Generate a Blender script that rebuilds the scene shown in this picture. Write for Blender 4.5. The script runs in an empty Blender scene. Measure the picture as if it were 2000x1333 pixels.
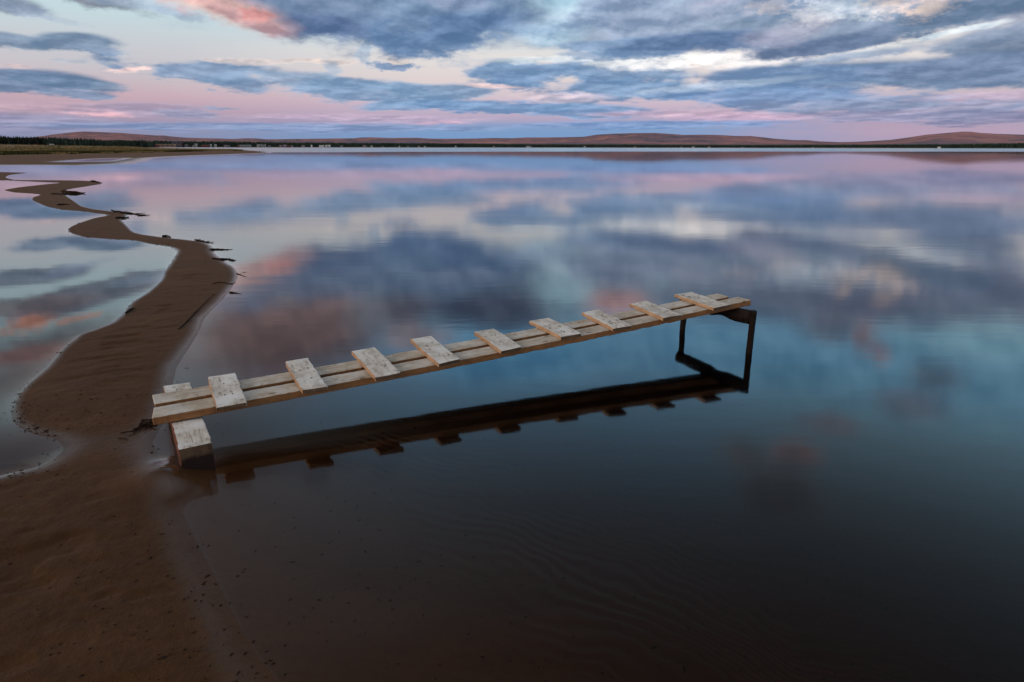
"""Dusk over a still lake: a plank jetty on a sandbar, far shore, hills and broken clouds."""
import bpy, bmesh, math, random
import numpy as np
from mathutils import Vector, Matrix

random.seed(7)
RNG = np.random.default_rng(11)
SC = bpy.context.scene
COL = SC.collection
R = math.radians
EYE = 1.5            # eye height above the water

LAKE_SIDE = [(-0.628, 1.184), (-0.594, 1.409), (-0.678, 1.598), (-0.777, 1.706), (-0.957, 1.945), (-1.18, 2.245), (-1.404, 2.545), (-1.546, 2.746), (-1.668, 2.916), (-1.775, 3.088), (-1.899, 3.26), (-1.959, 3.477), (-2.066, 3.788), (-2.253, 4.213), (-2.357, 4.471), (-2.475, 4.862), (-2.628, 5.401), (-2.795, 5.906), (-2.893, 6.352), (-2.955, 6.694), (-3.056, 7.126), (-3.17, 7.553), (-3.342, 8.064), (-3.621, 8.605), (-3.998, 9.176), (-4.374, 9.824), (-4.739, 10.567), (-5.12, 11.04), (-5.499, 11.29), (-5.955, 11.55), (-6.452, 11.893), (-6.899, 12.335), (-7.575, 13.325), (-8.275, 14.378), (-8.846, 15.609), (-9.607, 16.364), (-10.337, 16.905), (-11.213, 17.79), (-12.525, 19.493), (-13.9, 21.324), (-15.125, 23.0), (-15.998, 24.666), (-16.424, 26.258), (-16.898, 27.872), (-17.346, 29.059), (-18.477, 30.556), (-19.744, 31.461), (-20.854, 31.618), (-21.987, 31.727), (-23.12, 32.089), (-25.279, 34.477), (-27.269, 37.612), (-28.497, 40.586), (-29.802, 41.359), (-31.182, 41.983), (-33.451, 42.496)]
LAGOON_SIDE = [(-24.351, 30.818), (-23.352, 31.333), (-21.949, 30.667), (-20.603, 30.029), (-19.376, 29.414), (-19.143, 27.995), (-18.825, 26.187), (-18.186, 24.455), (-16.858, 23.087), (-15.825, 22.468), (-15.216, 21.992), (-14.684, 20.863), (-13.881, 19.654), (-12.363, 17.926), (-11.115, 16.748), (-10.307, 16.218), (-9.243, 15.362), (-9.123, 14.683), (-8.843, 13.769), (-8.42, 12.794), (-7.984, 12.167), (-7.362, 11.532), (-6.738, 11.274), (-6.327, 11.119), (-5.771, 10.67), (-5.331, 10.391), (-5.048, 10.019), (-4.752, 9.346), (-4.433, 8.521), (-4.104, 7.729), (-4.009, 7.427), (-3.897, 7.013), (-3.809, 6.57), (-3.636, 6.076), (-3.549, 5.735), (-3.564, 5.51), (-3.588, 5.331), (-3.455, 4.91), (-3.276, 4.466), (-3.185, 4.148), (-3.085, 3.896), (-2.975, 3.694), (-2.822, 3.51), (-2.617, 3.356), (-2.446, 3.283), (-2.329, 3.17), (-2.299, 3.052), (-2.315, 2.962), (-2.392, 2.903), (-2.466, 2.826), (-2.593, 2.719), (-2.84, 2.541)]
FAR_FRONT = [(-54.557, 52.585), (-41.217, 55.634), (-39.161, 56.235), (-37.265, 55.886), (-34.946, 54.517), (-34.461, 56.379), (-34.641, 59.357), (-34.467, 63.082), (-37.468, 69.368), (-38.634, 73.049), (-47.777, 92.384), (-50.957, 104.08), (-54.436, 122.927), (-55.429, 135.35), (-57.653, 156.313), (-59.837, 173.73)]
FAR_BACK = [(-80.172, 227.555), (-108.09, 287.681), (-151.161, 376.639), (-232.722, 526.934), (-351.811, 724.391), (-545.986, 1064.782)]
POND = [(-44.785, 68.788), (-48.382, 76.985), (-51.485, 86.015), (-52.221, 92.769), (-45.826, 79.676), (-43.136, 74.016), (-41.873, 69.019)]
RIDGE = [(-43.68, 0.105), (-40.17, 0.242), (-36.26, 0.393), (-34.55, 0.57), (-33.82, 0.677), (-33.37, 0.765), (-32.47, 0.893), (-31.86, 0.968), (-31.4, 1.007), (-30.63, 0.983), (-29.23, 0.93), (-28.43, 0.868), (-27.46, 0.806), (-26.97, 0.775), (-26.47, 0.78), (-25.97, 0.712), (-25.13, 0.646), (-23.74, 0.6), (-22.68, 0.588), (-21.79, 0.556), (-20.87, 0.618), (-20.24, 0.621), (-19.4, 0.55), (-17.89, 0.577), (-16.35, 0.604), (-14.79, 0.63), (-12.82, 0.659), (-12.21, 0.72), (-11.41, 0.743), (-9.99, 0.69), (-8.77, 0.714), (-7.74, 0.717), (-6.71, 0.661), (-5.47, 0.645), (-2.96, 0.671), (-1.5, 0.714), (-0.03, 0.697), (1.23, 0.759), (2.49, 0.76), (4.16, 0.782), (5.82, 0.822), (6.85, 0.981), (8.29, 1.06), (9.51, 1.097), (11.53, 1.113), (12.74, 1.032), (13.73, 0.952), (15.11, 0.968), (16.27, 0.945), (17.81, 0.864), (18.76, 0.86), (19.7, 0.763), (20.45, 0.666), (21.92, 0.551), (22.82, 0.549), (23.71, 0.455), (25.11, 0.397), (26.47, 0.431), (27.46, 0.483), (28.43, 0.551), (29.38, 0.688), (30.6, 0.888), (31.81, 0.998), (32.69, 1.074), (33.14, 1.07), (33.73, 0.981), (34.74, 0.905), (36.14, 0.844), (38.79, 0.742), (43.56, 0.525)]
FOREST_TOP = [(-37.83, 0.572), (-34.55, 0.62), (-33.1, 0.634), (-31.91, 0.593), (-30.39, 0.502), (-28.49, 0.48), (-27.18, 0.452), (-24.46, 0.431), (-21.98, 0.425), (-19.41, 0.399), (-16.37, 0.372), (-12.43, 0.346), (-8.37, 0.337), (-4.22, 0.327), (-0.03, 0.274), (6.25, 0.263), (12.39, 0.229), (20.13, 0.214), (23.74, 0.233), (28.8, 0.268), (31.92, 0.282), (34.27, 0.329), (36.22, 0.374), (38.85, 0.398)]
WOOD_TOP = [(-38.31, 0.756), (-36.2, 0.717), (-35.38, 0.694), (-34.54, 0.686), (-33.62, 0.662)]
CLOUDS = [
(21.81, 15.98, 28.16, 3.45, 0, (0.1993, 0.5336, 0.8036), 0.85, 0.5, 0.7),
(35.46, 12.25, 6.03, 2.14, 0, (0.4824, 0.9035, 0.997), 0.7, 0.7, 0.6),
(0.0, 17.62, 7.32, 2.63, 0, (0.1871, 0.6179, 0.997), 0.7, 0.5, 0.5),
(-19.21, 14.22, 9.25, 4.54, 0, (0.305, 0.1683, 0.1559), 0.95, 0.5, 0.5),
(-34.3, 14.76, 8.18, 2.9, 0, (0.2051, 0.1413, 0.1413), 0.8, 0.6, 0.5),
(15.06, 8.99, 34.9, 1.67, 0, (0.1746, 0.2016, 0.305), 0.85, 0.7, 0.4),
(30.25, 9.92, 13.95, 2.62, 0, (0.1812, 0.2016, 0.305), 0.95, 0.7, 0.45),
(19.38, 11.86, 13.78, 1.64, 0, (0.1946, 0.2086, 0.305), 0.8, 0.8, 0.4),
(-4.47, 11.91, 8.38, 3.26, 0, (0.0976, 0.1274, 0.2159), 0.95, 0.7, 0.4),
(-0.0, 13.68, 5.84, 1.75, 0, (0.117, 0.1274, 0.1946), 0.9, 0.7, 0.4),
(-15.66, 11.11, 2.48, 1.67, 0, (0.8308, 0.3515, 0.2623), 0.6, 0.6, 0.8),
(-9.78, 12.64, 2.61, 1.72, 0, (0.4564, 0.305, 0.2623), 0.4, 0.6, 0.8),
(8.9, 12.73, 3.06, 1.12, 0, (1.0957, 0.4516, 0.366), 0.8, 0.6, 0.7),
(-8.15, 15.73, 2.68, 1.13, 0, (0.8308, 0.402, 0.305), 0.6, 0.6, 0.7),
(7.09, 11.4, 3.51, 1.73, 0, (0.402, 0.3515, 0.3763), 0.4, 0.6, 0.7),
(4.44, 11.46, 2.66, 3.47, 0, (0.402, 0.6105, 0.7157), 0.7, 0.7, 0.6),
(26.74, 9.67, 0.57, 1.24, 0, (1.1472, 0.6179, 0.4218), 0.8, 0.5, 0.7),
(29.73, 9.59, 0.8, 1.65, 0, (1.0457, 0.6548, 0.5144), 0.8, 0.5, 0.7),
(24.13, 9.28, 1.11, 0.87, 0, (0.6795, 0.4564, 0.4287), 0.6, 0.5, 0.7),
(26.14, 13.48, 2.19, 1.18, 0, (0.2159, 0.2159, 0.2831), 0.9, 0.7, 0.5),
(33.54, 16.09, 2.25, 1.24, 0, (0.1878, 0.2232, 0.2831), 0.7, 0.8, 0.5),
(28.75, 13.95, 0.91, 1.15, 0, (0.5149, 0.305, 0.305), 0.8, 0.6, 0.6),
(29.95, 14.95, 0.76, 0.76, 0, (0.6105, 0.3515, 0.3515), 0.7, 0.6, 0.6),
(25.12, 23.45, 1.96, 0.94, 0, (0.6105, 0.2705, 0.2159), 0.6, 0.7, 0.6),
(20.65, 24.16, 2.52, 1.21, 0, (0.3515, 0.2423, 0.1946), 0.5, 0.7, 0.6),
(27.5, 20.85, 2.23, 0.85, 0, (0.4287, 0.2423, 0.2542), 0.5, 0.7, 0.6),
(32.56, 18.36, 2.66, 1.11, 0, (0.3763, 0.2159, 0.2542), 0.5, 0.7, 0.6),
(23.9, 26.66, 3.67, 1.94, 0, (0.2232, 0.162, 0.1413), 0.5, 0.7, 0.6),
(-36.06, 8.61, 3.77, 0.7, 0, (0.162, 0.1878, 0.2542), 0.9, 1.0, 0.25),
(-32.63, 10.33, 6.67, 0.95, 12, (0.1812, 0.1812, 0.2307), 0.9, 1.0, 0.25),
(-36.77, 11.88, 1.75, 0.56, 6, (0.855, 0.2831, 0.1413), 0.75, 1.2, 0.7),
(-33.84, 11.93, 1.56, 0.25, 8, (0.7529, 0.305, 0.1878), 0.6, 0.9, 0.4),
(-37.01, 10.7, 4.6, 0.7, 0, (0.2051, 0.15, 0.162), 0.8, 0.9, 0.3),
(-36.68, 13.99, 2.36, 0.63, 0, (0.5149, 0.1559, 0.1274), 0.45, 0.9, 0.5),
(-34.06, 8.51, 1.92, 0.48, 8, (0.305, 0.3515, 0.4564), 0.75, 1.0, 0.3),
(-32.2, 8.09, 2.01, 0.22, 6, (0.3515, 0.4125, 0.5029), 0.4, 1.0, 0.3),
(-26.63, 9.38, 4.77, 0.45, 4, (0.4125, 0.491, 0.6038), 0.55, 1.1, 0.35),
(-24.43, 8.97, 2.65, 0.36, 10, (0.3916, 0.4678, 0.5906), 0.5, 1.1, 0.35),
(-34.53, 6.56, 2.33, 0.52, 3, (0.2159, 0.2789, 0.3813), 0.95, 0.9, 0.25),
(-30.96, 6.83, 2.53, 0.57, 2, (0.1946, 0.2623, 0.3712), 0.95, 0.9, 0.25),
(-29.69, 6.38, 1.68, 0.23, 3, (0.2423, 0.305, 0.4287), 0.9, 0.9, 0.25),
(-31.16, 5.55, 1.19, 0.16, 2, (0.3763, 0.4125, 0.4851), 0.6, 0.9, 0.3),
(-33.96, 4.18, 4.24, 0.77, 2, (0.162, 0.2232, 0.3515), 0.97, 0.9, 0.22),
(-31.37, 4.15, 3.29, 0.46, 4, (0.162, 0.2384, 0.3613), 0.9, 0.9, 0.22),
(-31.49, 3.39, 2.4, 0.33, -2, (0.1878, 0.2623, 0.402), 0.9, 0.9, 0.25),
(-28.16, 5.16, 1.08, 0.17, -4, (0.8714, 0.5647, 0.5149), 0.8, 0.9, 0.4),
(-34.67, 4.96, 1.1, 0.13, 0, (0.8388, 0.5776, 0.5457), 0.7, 0.9, 0.4),
(-31.32, 2.49, 6.36, 0.4, 2, (0.6105, 0.3763, 0.4452), 0.5, 1.1, 0.4),
(-30.45, 2.21, 1.85, 0.31, 2, (0.7305, 0.3763, 0.4287), 0.8, 1.1, 0.4),
(-34.4, 1.53, 5.69, 0.59, 0, (0.305, 0.2831, 0.4287), 0.8, 1.0, 0.4),
(-24.59, 2.28, 2.06, 0.25, 3, (0.2623, 0.2831, 0.4287), 0.8, 1.0, 0.3),
(-22.8, 2.74, 1.27, 0.14, 2, (0.2232, 0.2831, 0.4287), 0.8, 1.0, 0.3),
(-26.9, 2.54, 4.95, 0.49, 2, (0.3515, 0.305, 0.4452), 0.5, 1.1, 0.35),
(-23.21, 5.21, 5.52, 0.87, 3, (0.2086, 0.2961, 0.4452), 0.92, 1.5, 0.25),
(-21.17, 4.65, 2.5, 0.79, 10, (0.1746, 0.2623, 0.4125), 0.9, 1.0, 0.25),
(-17.51, 4.84, 5.95, 0.98, 4, (0.2384, 0.3325, 0.4793), 0.85, 1.6, 0.3),
(-12.59, 4.21, 7.03, 0.86, 2, (0.2232, 0.3325, 0.5029), 0.9, 1.6, 0.3),
(-5.78, 4.3, 4.88, 0.65, 2, (0.2086, 0.3231, 0.491), 0.9, 1.5, 0.28),
(-20.31, 6.1, 3.22, 0.21, 2, (0.8714, 0.6724, 0.6105), 0.85, 1.0, 0.4),
(-15.15, 6.25, 3.03, 0.22, 1, (0.9047, 0.6724, 0.5776), 0.9, 1.0, 0.4),
(-28.17, 5.12, 0.95, 0.17, -3, (0.8879, 0.5906, 0.5271), 0.6, 0.9, 0.4),
(-14.43, 5.69, 0.92, 0.73, 0, (0.305, 0.402, 0.5271), 0.6, 1.0, 0.35),
(-9.33, 6.06, 1.98, 0.37, 0, (0.2307, 0.314, 0.4793), 0.95, 0.8, 0.25),
(-8.72, 6.48, 0.95, 0.26, 0, (0.956, 0.7305, 0.6038), 0.95, 0.8, 0.35),
(-11.45, 6.93, 0.55, 0.94, 0, (0.3515, 0.4564, 0.5906), 0.6, 1.0, 0.35),
(-8.26, 3.2, 4.86, 0.46, -3, (0.2016, 0.3231, 0.5149), 0.9, 1.0, 0.25),
(-0.86, 3.17, 7.0, 0.47, 2, (0.1812, 0.305, 0.5149), 0.95, 1.0, 0.25),
(6.58, 2.69, 4.9, 0.62, 0, (0.1946, 0.314, 0.5271), 0.9, 1.0, 0.25),
(0.37, 5.78, 6.11, 0.94, 2, (0.1746, 0.2874, 0.4678), 0.95, 1.5, 0.28),
(0.37, 5.02, 1.89, 0.76, 0, (0.162, 0.2623, 0.4452), 0.9, 0.9, 0.28),
(8.08, 5.74, 6.38, 0.97, 3, (0.1946, 0.305, 0.4793), 0.9, 1.1, 0.28),
(9.35, 4.37, 7.57, 0.95, 2, (0.1812, 0.2961, 0.4793), 0.95, 1.5, 0.28),
(2.4, 6.6, 4.46, 0.3, 2, (0.7305, 0.7605, 0.7758), 0.7, 1.1, 0.4),
(3.26, 3.87, 4.52, 0.35, 0, (0.7605, 0.5647, 0.6172), 0.7, 1.1, 0.4),
(-1.68, 4.75, 2.46, 0.19, 3, (0.9216, 0.6172, 0.5776), 0.8, 0.9, 0.4),
(-14.48, 10.02, 10.37, 2.46, 8, (0.1746, 0.2307, 0.3515), 0.98, 0.9, 0.3),
(-12.3, 8.8, 5.35, 0.99, 2, (0.0976, 0.15, 0.2874), 0.9, 0.7, 0.3),
(-21.68, 9.55, 4.13, 1.12, 12, (0.807, 0.4342, 0.3515), 0.9, 1.0, 0.5),
(-20.35, 9.04, 3.17, 0.61, 16, (0.6105, 0.305, 0.314), 0.7, 1.0, 0.35),
(-19.28, 9.24, 1.64, 0.41, 2, (0.8388, 0.305, 0.2623), 0.8, 1.0, 0.4),
(-5.61, 10.1, 9.02, 2.17, 4, (0.1746, 0.2542, 0.3916), 0.97, 1.0, 0.32),
(-6.86, 8.3, 5.15, 1.37, 2, (0.1441, 0.2307, 0.3916), 0.95, 0.9, 0.22),
(-3.25, 9.07, 4.39, 1.07, -4, (0.107, 0.1812, 0.3325), 0.85, 1.0, 0.35),
(-4.42, 10.54, 2.77, 0.49, 0, (0.305, 0.3325, 0.4678), 0.5, 1.0, 0.4),
(-8.02, 8.99, 1.57, 0.57, 0, (0.2623, 0.3325, 0.4678), 0.5, 1.0, 0.4),
(4.74, 9.78, 3.17, 0.85, -12, (0.6172, 0.7454, 0.8228), 0.7, 1.5, 0.5),
(2.38, 8.37, 3.22, 0.8, 0, (0.5149, 0.6584, 0.7605), 0.7, 1.2, 0.4),
(11.98, 6.55, 5.82, 0.62, 0, (1.0021, 0.91, 0.8572), 0.92, 1.6, 0.35),
(17.31, 6.34, 4.44, 0.61, 0, (1.0021, 0.8746, 0.8231), 0.92, 1.6, 0.35),
(8.69, 9.71, 5.07, 1.75, 0, (0.3325, 0.4125, 0.5647), 0.85, 1.1, 0.28),
(13.71, 9.21, 9.01, 2.16, 0, (0.2874, 0.3419, 0.4678), 0.96, 1.1, 0.35),
(22.72, 8.76, 8.83, 2.06, 0, (0.2384, 0.2961, 0.402), 0.97, 1.1, 0.32),
(9.58, 7.55, 5.88, 0.58, 0, (0.1946, 0.2961, 0.4678), 0.85, 1.1, 0.25),
(15.34, 7.61, 6.37, 0.85, 2, (0.1119, 0.1746, 0.3231), 0.95, 0.9, 0.28),
(22.93, 7.01, 5.82, 0.61, -3, (0.1221, 0.1683, 0.2961), 0.95, 0.9, 0.28),
(26.18, 7.56, 2.92, 0.79, -8, (0.1559, 0.2016, 0.3231), 0.9, 0.9, 0.28),
(20.74, 8.0, 3.17, 0.75, -6, (0.3813, 0.3515, 0.4452), 0.7, 1.1, 0.4),
(15.15, 9.9, 2.23, 0.75, 0, (0.4564, 0.4233, 0.5149), 0.6, 1.1, 0.4),
(30.63, 8.56, 5.33, 1.06, -6, (0.15, 0.2086, 0.314), 0.97, 1.0, 0.2),
(22.6, 9.75, 11.13, 0.72, 0, (0.2623, 0.3325, 0.4678), 0.7, 1.2, 0.35),
(22.34, 9.11, 1.37, 0.6, 0, (0.855, 0.7605, 0.7454), 0.7, 1.9, 0.9),
(24.61, 9.54, 1.97, 0.65, 10, (0.7305, 0.7605, 0.807), 0.7, 1.9, 0.9),
(27.02, 9.49, 1.58, 0.63, 0, (0.8714, 0.6308, 0.5149), 0.7, 1.9, 0.9),
(29.79, 9.25, 1.65, 0.56, -14, (0.8879, 0.6172, 0.4793), 0.7, 1.9, 0.9),
(19.14, 9.84, 1.42, 0.4, 0, (0.7605, 0.6172, 0.6038), 0.7, 1.9, 0.9),
(26.94, 6.66, 4.82, 0.23, -8, (0.8388, 0.7913, 0.7605), 0.6, 1.9, 0.6),
(31.67, 7.49, 2.62, 0.25, -8, (0.7758, 0.807, 0.8228), 0.85, 1.2, 0.3),
(34.09, 6.45, 3.61, 0.74, -2, (0.1559, 0.1946, 0.2961), 0.97, 0.9, 0.2),
(34.5, 7.2, 2.19, 0.43, -6, (0.3813, 0.3813, 0.4564), 0.8, 1.1, 0.3),
(28.45, 4.93, 13.55, 1.21, -1, (0.1559, 0.2307, 0.3712), 0.97, 0.9, 0.3),
(21.77, 5.05, 8.09, 0.78, 0, (0.1812, 0.2705, 0.4452), 0.9, 1.0, 0.25),
(32.63, 5.08, 6.37, 0.83, -2, (0.1812, 0.2307, 0.3712), 0.8, 0.9, 0.3),
(15.97, 4.56, 6.06, 0.29, -5, (0.552, 0.6172, 0.7305), 0.6, 1.1, 0.35),
(19.77, 3.67, 8.73, 0.8, 2, (0.162, 0.2705, 0.4793), 0.92, 1.0, 0.25),
(29.37, 2.91, 10.67, 0.68, 0, (0.2384, 0.2874, 0.4452), 0.9, 1.0, 0.25),
(34.35, 3.25, 4.5, 0.32, -2, (0.5149, 0.3515, 0.4564), 0.8, 1.0, 0.35),
(28.85, 2.14, 8.28, 0.48, 2, (0.2705, 0.2623, 0.4233), 0.85, 1.0, 0.3),
(34.3, 1.89, 4.55, 0.39, 0, (0.2462, 0.2307, 0.3813), 0.8, 1.0, 0.3),
(31.56, 2.62, 6.02, 0.2, -3, (0.5149, 0.3916, 0.5149), 0.5, 1.1, 0.4),
(13.42, 2.57, 6.27, 0.27, 2, (0.6867, 0.4233, 0.5271), 0.65, 1.0, 0.3),
(18.07, 2.15, 5.25, 0.38, 2, (0.6172, 0.3813, 0.5149), 0.65, 1.0, 0.3),
(12.29, 1.77, 11.8, 0.31, 1, (0.1946, 0.305, 0.552), 0.85, 0.9, 0.3),
(-12.32, 2.16, 10.24, 0.35, 0, (0.5776, 0.3916, 0.5149), 0.6, 1.0, 0.35),
(-5.85, 1.85, 2.47, 0.16, 0, (0.7605, 0.402, 0.491), 0.7, 1.0, 0.35),
(-16.29, 1.43, 15.85, 0.34, 0, (0.2384, 0.305, 0.5029), 0.85, 0.8, 0.35),
(32.35, 6.82, 4.9, 0.69, -6, (0.2159, 0.2623, 0.3712), 0.92, 1.2, 0.35),
(26.02, 6.31, 3.93, 0.3, -4, (0.2086, 0.2789, 0.4125), 0.8, 1.7, 0.5),
(7.23, 6.93, 5.97, 0.29, 0, (0.2307, 0.3325, 0.5029), 0.7, 1.9, 0.4),
(0.76, 8.73, 3.61, 0.58, -4, (0.2623, 0.3813, 0.552), 0.6, 1.7, 0.5)]
HOUSES = [
(-33.45, 0.09, 0.00459, 0.00245, 'white', 'small white hut standing at the right end of the black pine wood', None),
(-28.36, 0.186, 0.01301, 0.0023, 'white', 'long white building low in the trees right of the left hill', None),
(-27.85, 0.127, 0.00689, 0.00153, 'white', 'small low white shed just right of the long white building in the trees', None),
(-26.99, 0.072, 0.00383, 0.00344, 'red', 'dark red house at the left end of the long tan building', None),
(-26.46, 0.081, 0.02066, 0.00321, 'tan', 'long tan building on the left shore with a flat pale roof', None),
(-25.91, 0.097, 0.00536, 0.0026, 'tan', 'tan house with pale gable beside the blue roofed hall', None),
(-25.69, 0.261, 0.01148, 0.00459, 'blue', 'tall hall with a dark blue roof left of the red tower', None),
(-25.54, 0.091, 0.00536, 0.00245, 'tan', 'tan gabled cottage below the dark blue roofed hall', None),
(-25.33, 0.077, 0.00383, 0.00842, 'tower', 'tall narrow dark red tower beside the blue roofed hall', None),
(-25.06, 0.081, 0.00383, 0.0023, 'grey', 'small grey house right of the dark red tower', None),
(-24.57, 0.064, 0.00306, 0.00153, 'grey', 'tiny grey house alone between red tower and far sand tip', None),
(-24.39, 0.156, 0.00306, 0.00168, 'white', 'tiny white house up in the trees above the far sand tip', None),
(-23.77, 0.066, 0.00918, 0.00199, 'red', 'low dark red boathouse on the shore above the grassy sand tip', None),
(-23.38, 0.103, 0.0023, 0.0023, 'white', 'narrow pale house right of the low red boathouse', None),
(-23.06, 0.097, 0.00306, 0.0023, 'white', 'small pale house between red boathouse and mauve sheds', None),
(-22.34, 0.061, 0.00459, 0.00184, 'mauve', 'mauve roofed shed by the shore, left one of a close pair', None),
(-22.15, 0.058, 0.00383, 0.00153, 'mauve', 'smaller mauve shed touching the right side of another mauve shed', None),
(-21.47, 0.063, 0.00245, 0.00184, 'red', 'dark red hut at the left end of the row of white cabins', None),
(-21.32, 0.071, 0.00168, 0.00199, 'white', 'tiny white cabin in the even row of seven by the water', 'row of seven white cabins'),
(-21.2, 0.071, 0.00168, 0.00199, 'white', 'tiny white cabin in the even row of seven by the water', 'row of seven white cabins'),
(-21.07, 0.072, 0.00168, 0.00199, 'white', 'tiny white cabin in the even row of seven by the water', 'row of seven white cabins'),
(-20.95, 0.072, 0.00168, 0.00199, 'white', 'tiny white cabin in the even row of seven by the water', 'row of seven white cabins'),
(-20.82, 0.072, 0.00168, 0.00199, 'white', 'tiny white cabin in the even row of seven by the water', 'row of seven white cabins'),
(-20.7, 0.072, 0.00168, 0.00199, 'white', 'tiny white cabin in the even row of seven by the water', 'row of seven white cabins'),
(-20.58, 0.073, 0.00168, 0.00199, 'white', 'tiny white cabin in the even row of seven by the water', 'row of seven white cabins'),
(-20.07, 0.089, 0.00199, 0.00184, 'white', 'white cabin in the close cluster right of the even row', 'cluster of five white cabins'),
(-19.96, 0.089, 0.00199, 0.0026, 'white', 'white cabin in the close cluster right of the even row', 'cluster of five white cabins'),
(-19.8, 0.09, 0.00199, 0.0023, 'white', 'white cabin in the close cluster right of the even row', 'cluster of five white cabins'),
(-19.67, 0.09, 0.00199, 0.00168, 'white', 'white cabin in the close cluster right of the even row', 'cluster of five white cabins'),
(-19.52, 0.09, 0.00199, 0.0023, 'white', 'white cabin in the close cluster right of the even row', 'cluster of five white cabins'),
(-19.22, 0.038, 0.00383, 0.00153, 'mauve', 'small mauve house just right of the white cabin cluster', None),
(-18.39, 0.055, 0.00306, 0.0023, 'mauve', 'pale mauve house left of the one with a tall gable', None),
(-18.09, 0.047, 0.00459, 0.00337, 'mauve', 'mauve house with tall gable on the shore near the red roof', None),
(-17.78, 0.017, 0.00689, 0.0023, 'red', 'house with wide red roof sloping down to the shore', None),
(-17.52, 0.018, 0.0023, 0.00184, 'white', 'tiny pink white hut at right end of the wide red roof', None),
(-16.71, 0.073, 0.00459, 0.00138, 'grey', 'low grey roof half hidden in dark trees left of the bright white cabin', None),
(-16.07, 0.075, 0.00199, 0.0023, 'bright', 'bright white cabin standing alone in the dark shore trees', None),
(-15.31, 0.084, 0.0065, 0.00138, 'bright', 'long low bright white building on the shore', None),
(-14.95, 0.085, 0.00306, 0.00168, 'bright', 'bright white house in the middle of the long low white group', None),
(-14.72, 0.085, 0.00383, 0.00199, 'bright', 'bright white house at the right end of the long low white group', None),
(-13.77, 0.048, 0.00383, 0.00153, 'grey', 'grey cottage in dark trees right of the bright white group', None),
(-11.97, 0.036, 0.00459, 0.0026, 'mauve', 'blue grey house with a sloping roof beside a small white cabin', None),
(-11.41, 0.052, 0.00306, 0.00153, 'white', 'white cabin right of the blue grey sloping roof', None),
(-10.51, 0.03, 0.0023, 0.00122, 'grey', 'small dull grey house right of the white cabin by the sloping roof', None),
(-9.21, 0.041, 0.00199, 0.00153, 'white', 'tiny white dot of a cabin below the low rounded hill', None),
(-8.51, 0.026, 0.00199, 0.00199, 'grey', 'narrow grey cabin between two white cabins under the low hill', None),
(-7.64, 0.035, 0.0023, 0.00153, 'tan', 'small tan cabin under the low rounded hill', None),
(-7.15, 0.028, 0.0023, 0.00153, 'white', 'tiny white cabin at the right foot of the low rounded hill', None),
(-4.65, 0.057, 0.0023, 0.00138, 'white', 'small white cabin on its own left of the centre', None),
(-1.54, 0.038, 0.0023, 0.00138, 'tan', 'tan cabin on the shore just left of the centre of the lake', None),
(1.32, 0.05, 0.00689, 0.00138, 'white', 'long low white building at the middle of the far shore', None),
(5.93, 0.049, 0.00306, 0.00122, 'white', 'small white house on shore below the left foot of the brown hill', None),
(9.97, 0.024, 0.0023, 0.00122, 'tan', 'tan cabin on shore below the highest part of the brown hill', None),
(13.64, 0.022, 0.00306, 0.00138, 'grey', 'grey house on shore below the right slope of the brown hill', None),
(14.55, 0.023, 0.00306, 0.00168, 'white', 'white house right of the grey house below the brown hill slope', None),
(15.77, 0.017, 0.00306, 0.00138, 'tan', 'small tan house right of the white house below the brown hill slope', None),
(18.27, 0.014, 0.0023, 0.00122, 'grey', 'tiny grey cabin on shore below the long right shoulder of the hill', None),
(23.31, -0.015, 0.00199, 0.00138, 'white', 'tiny white hut at the water edge before the pink sky gap', None),
(31.48, -0.007, 0.00306, 0.0026, 'bright', 'bright white pointed hut at the water edge below the right hill', None)]
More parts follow.
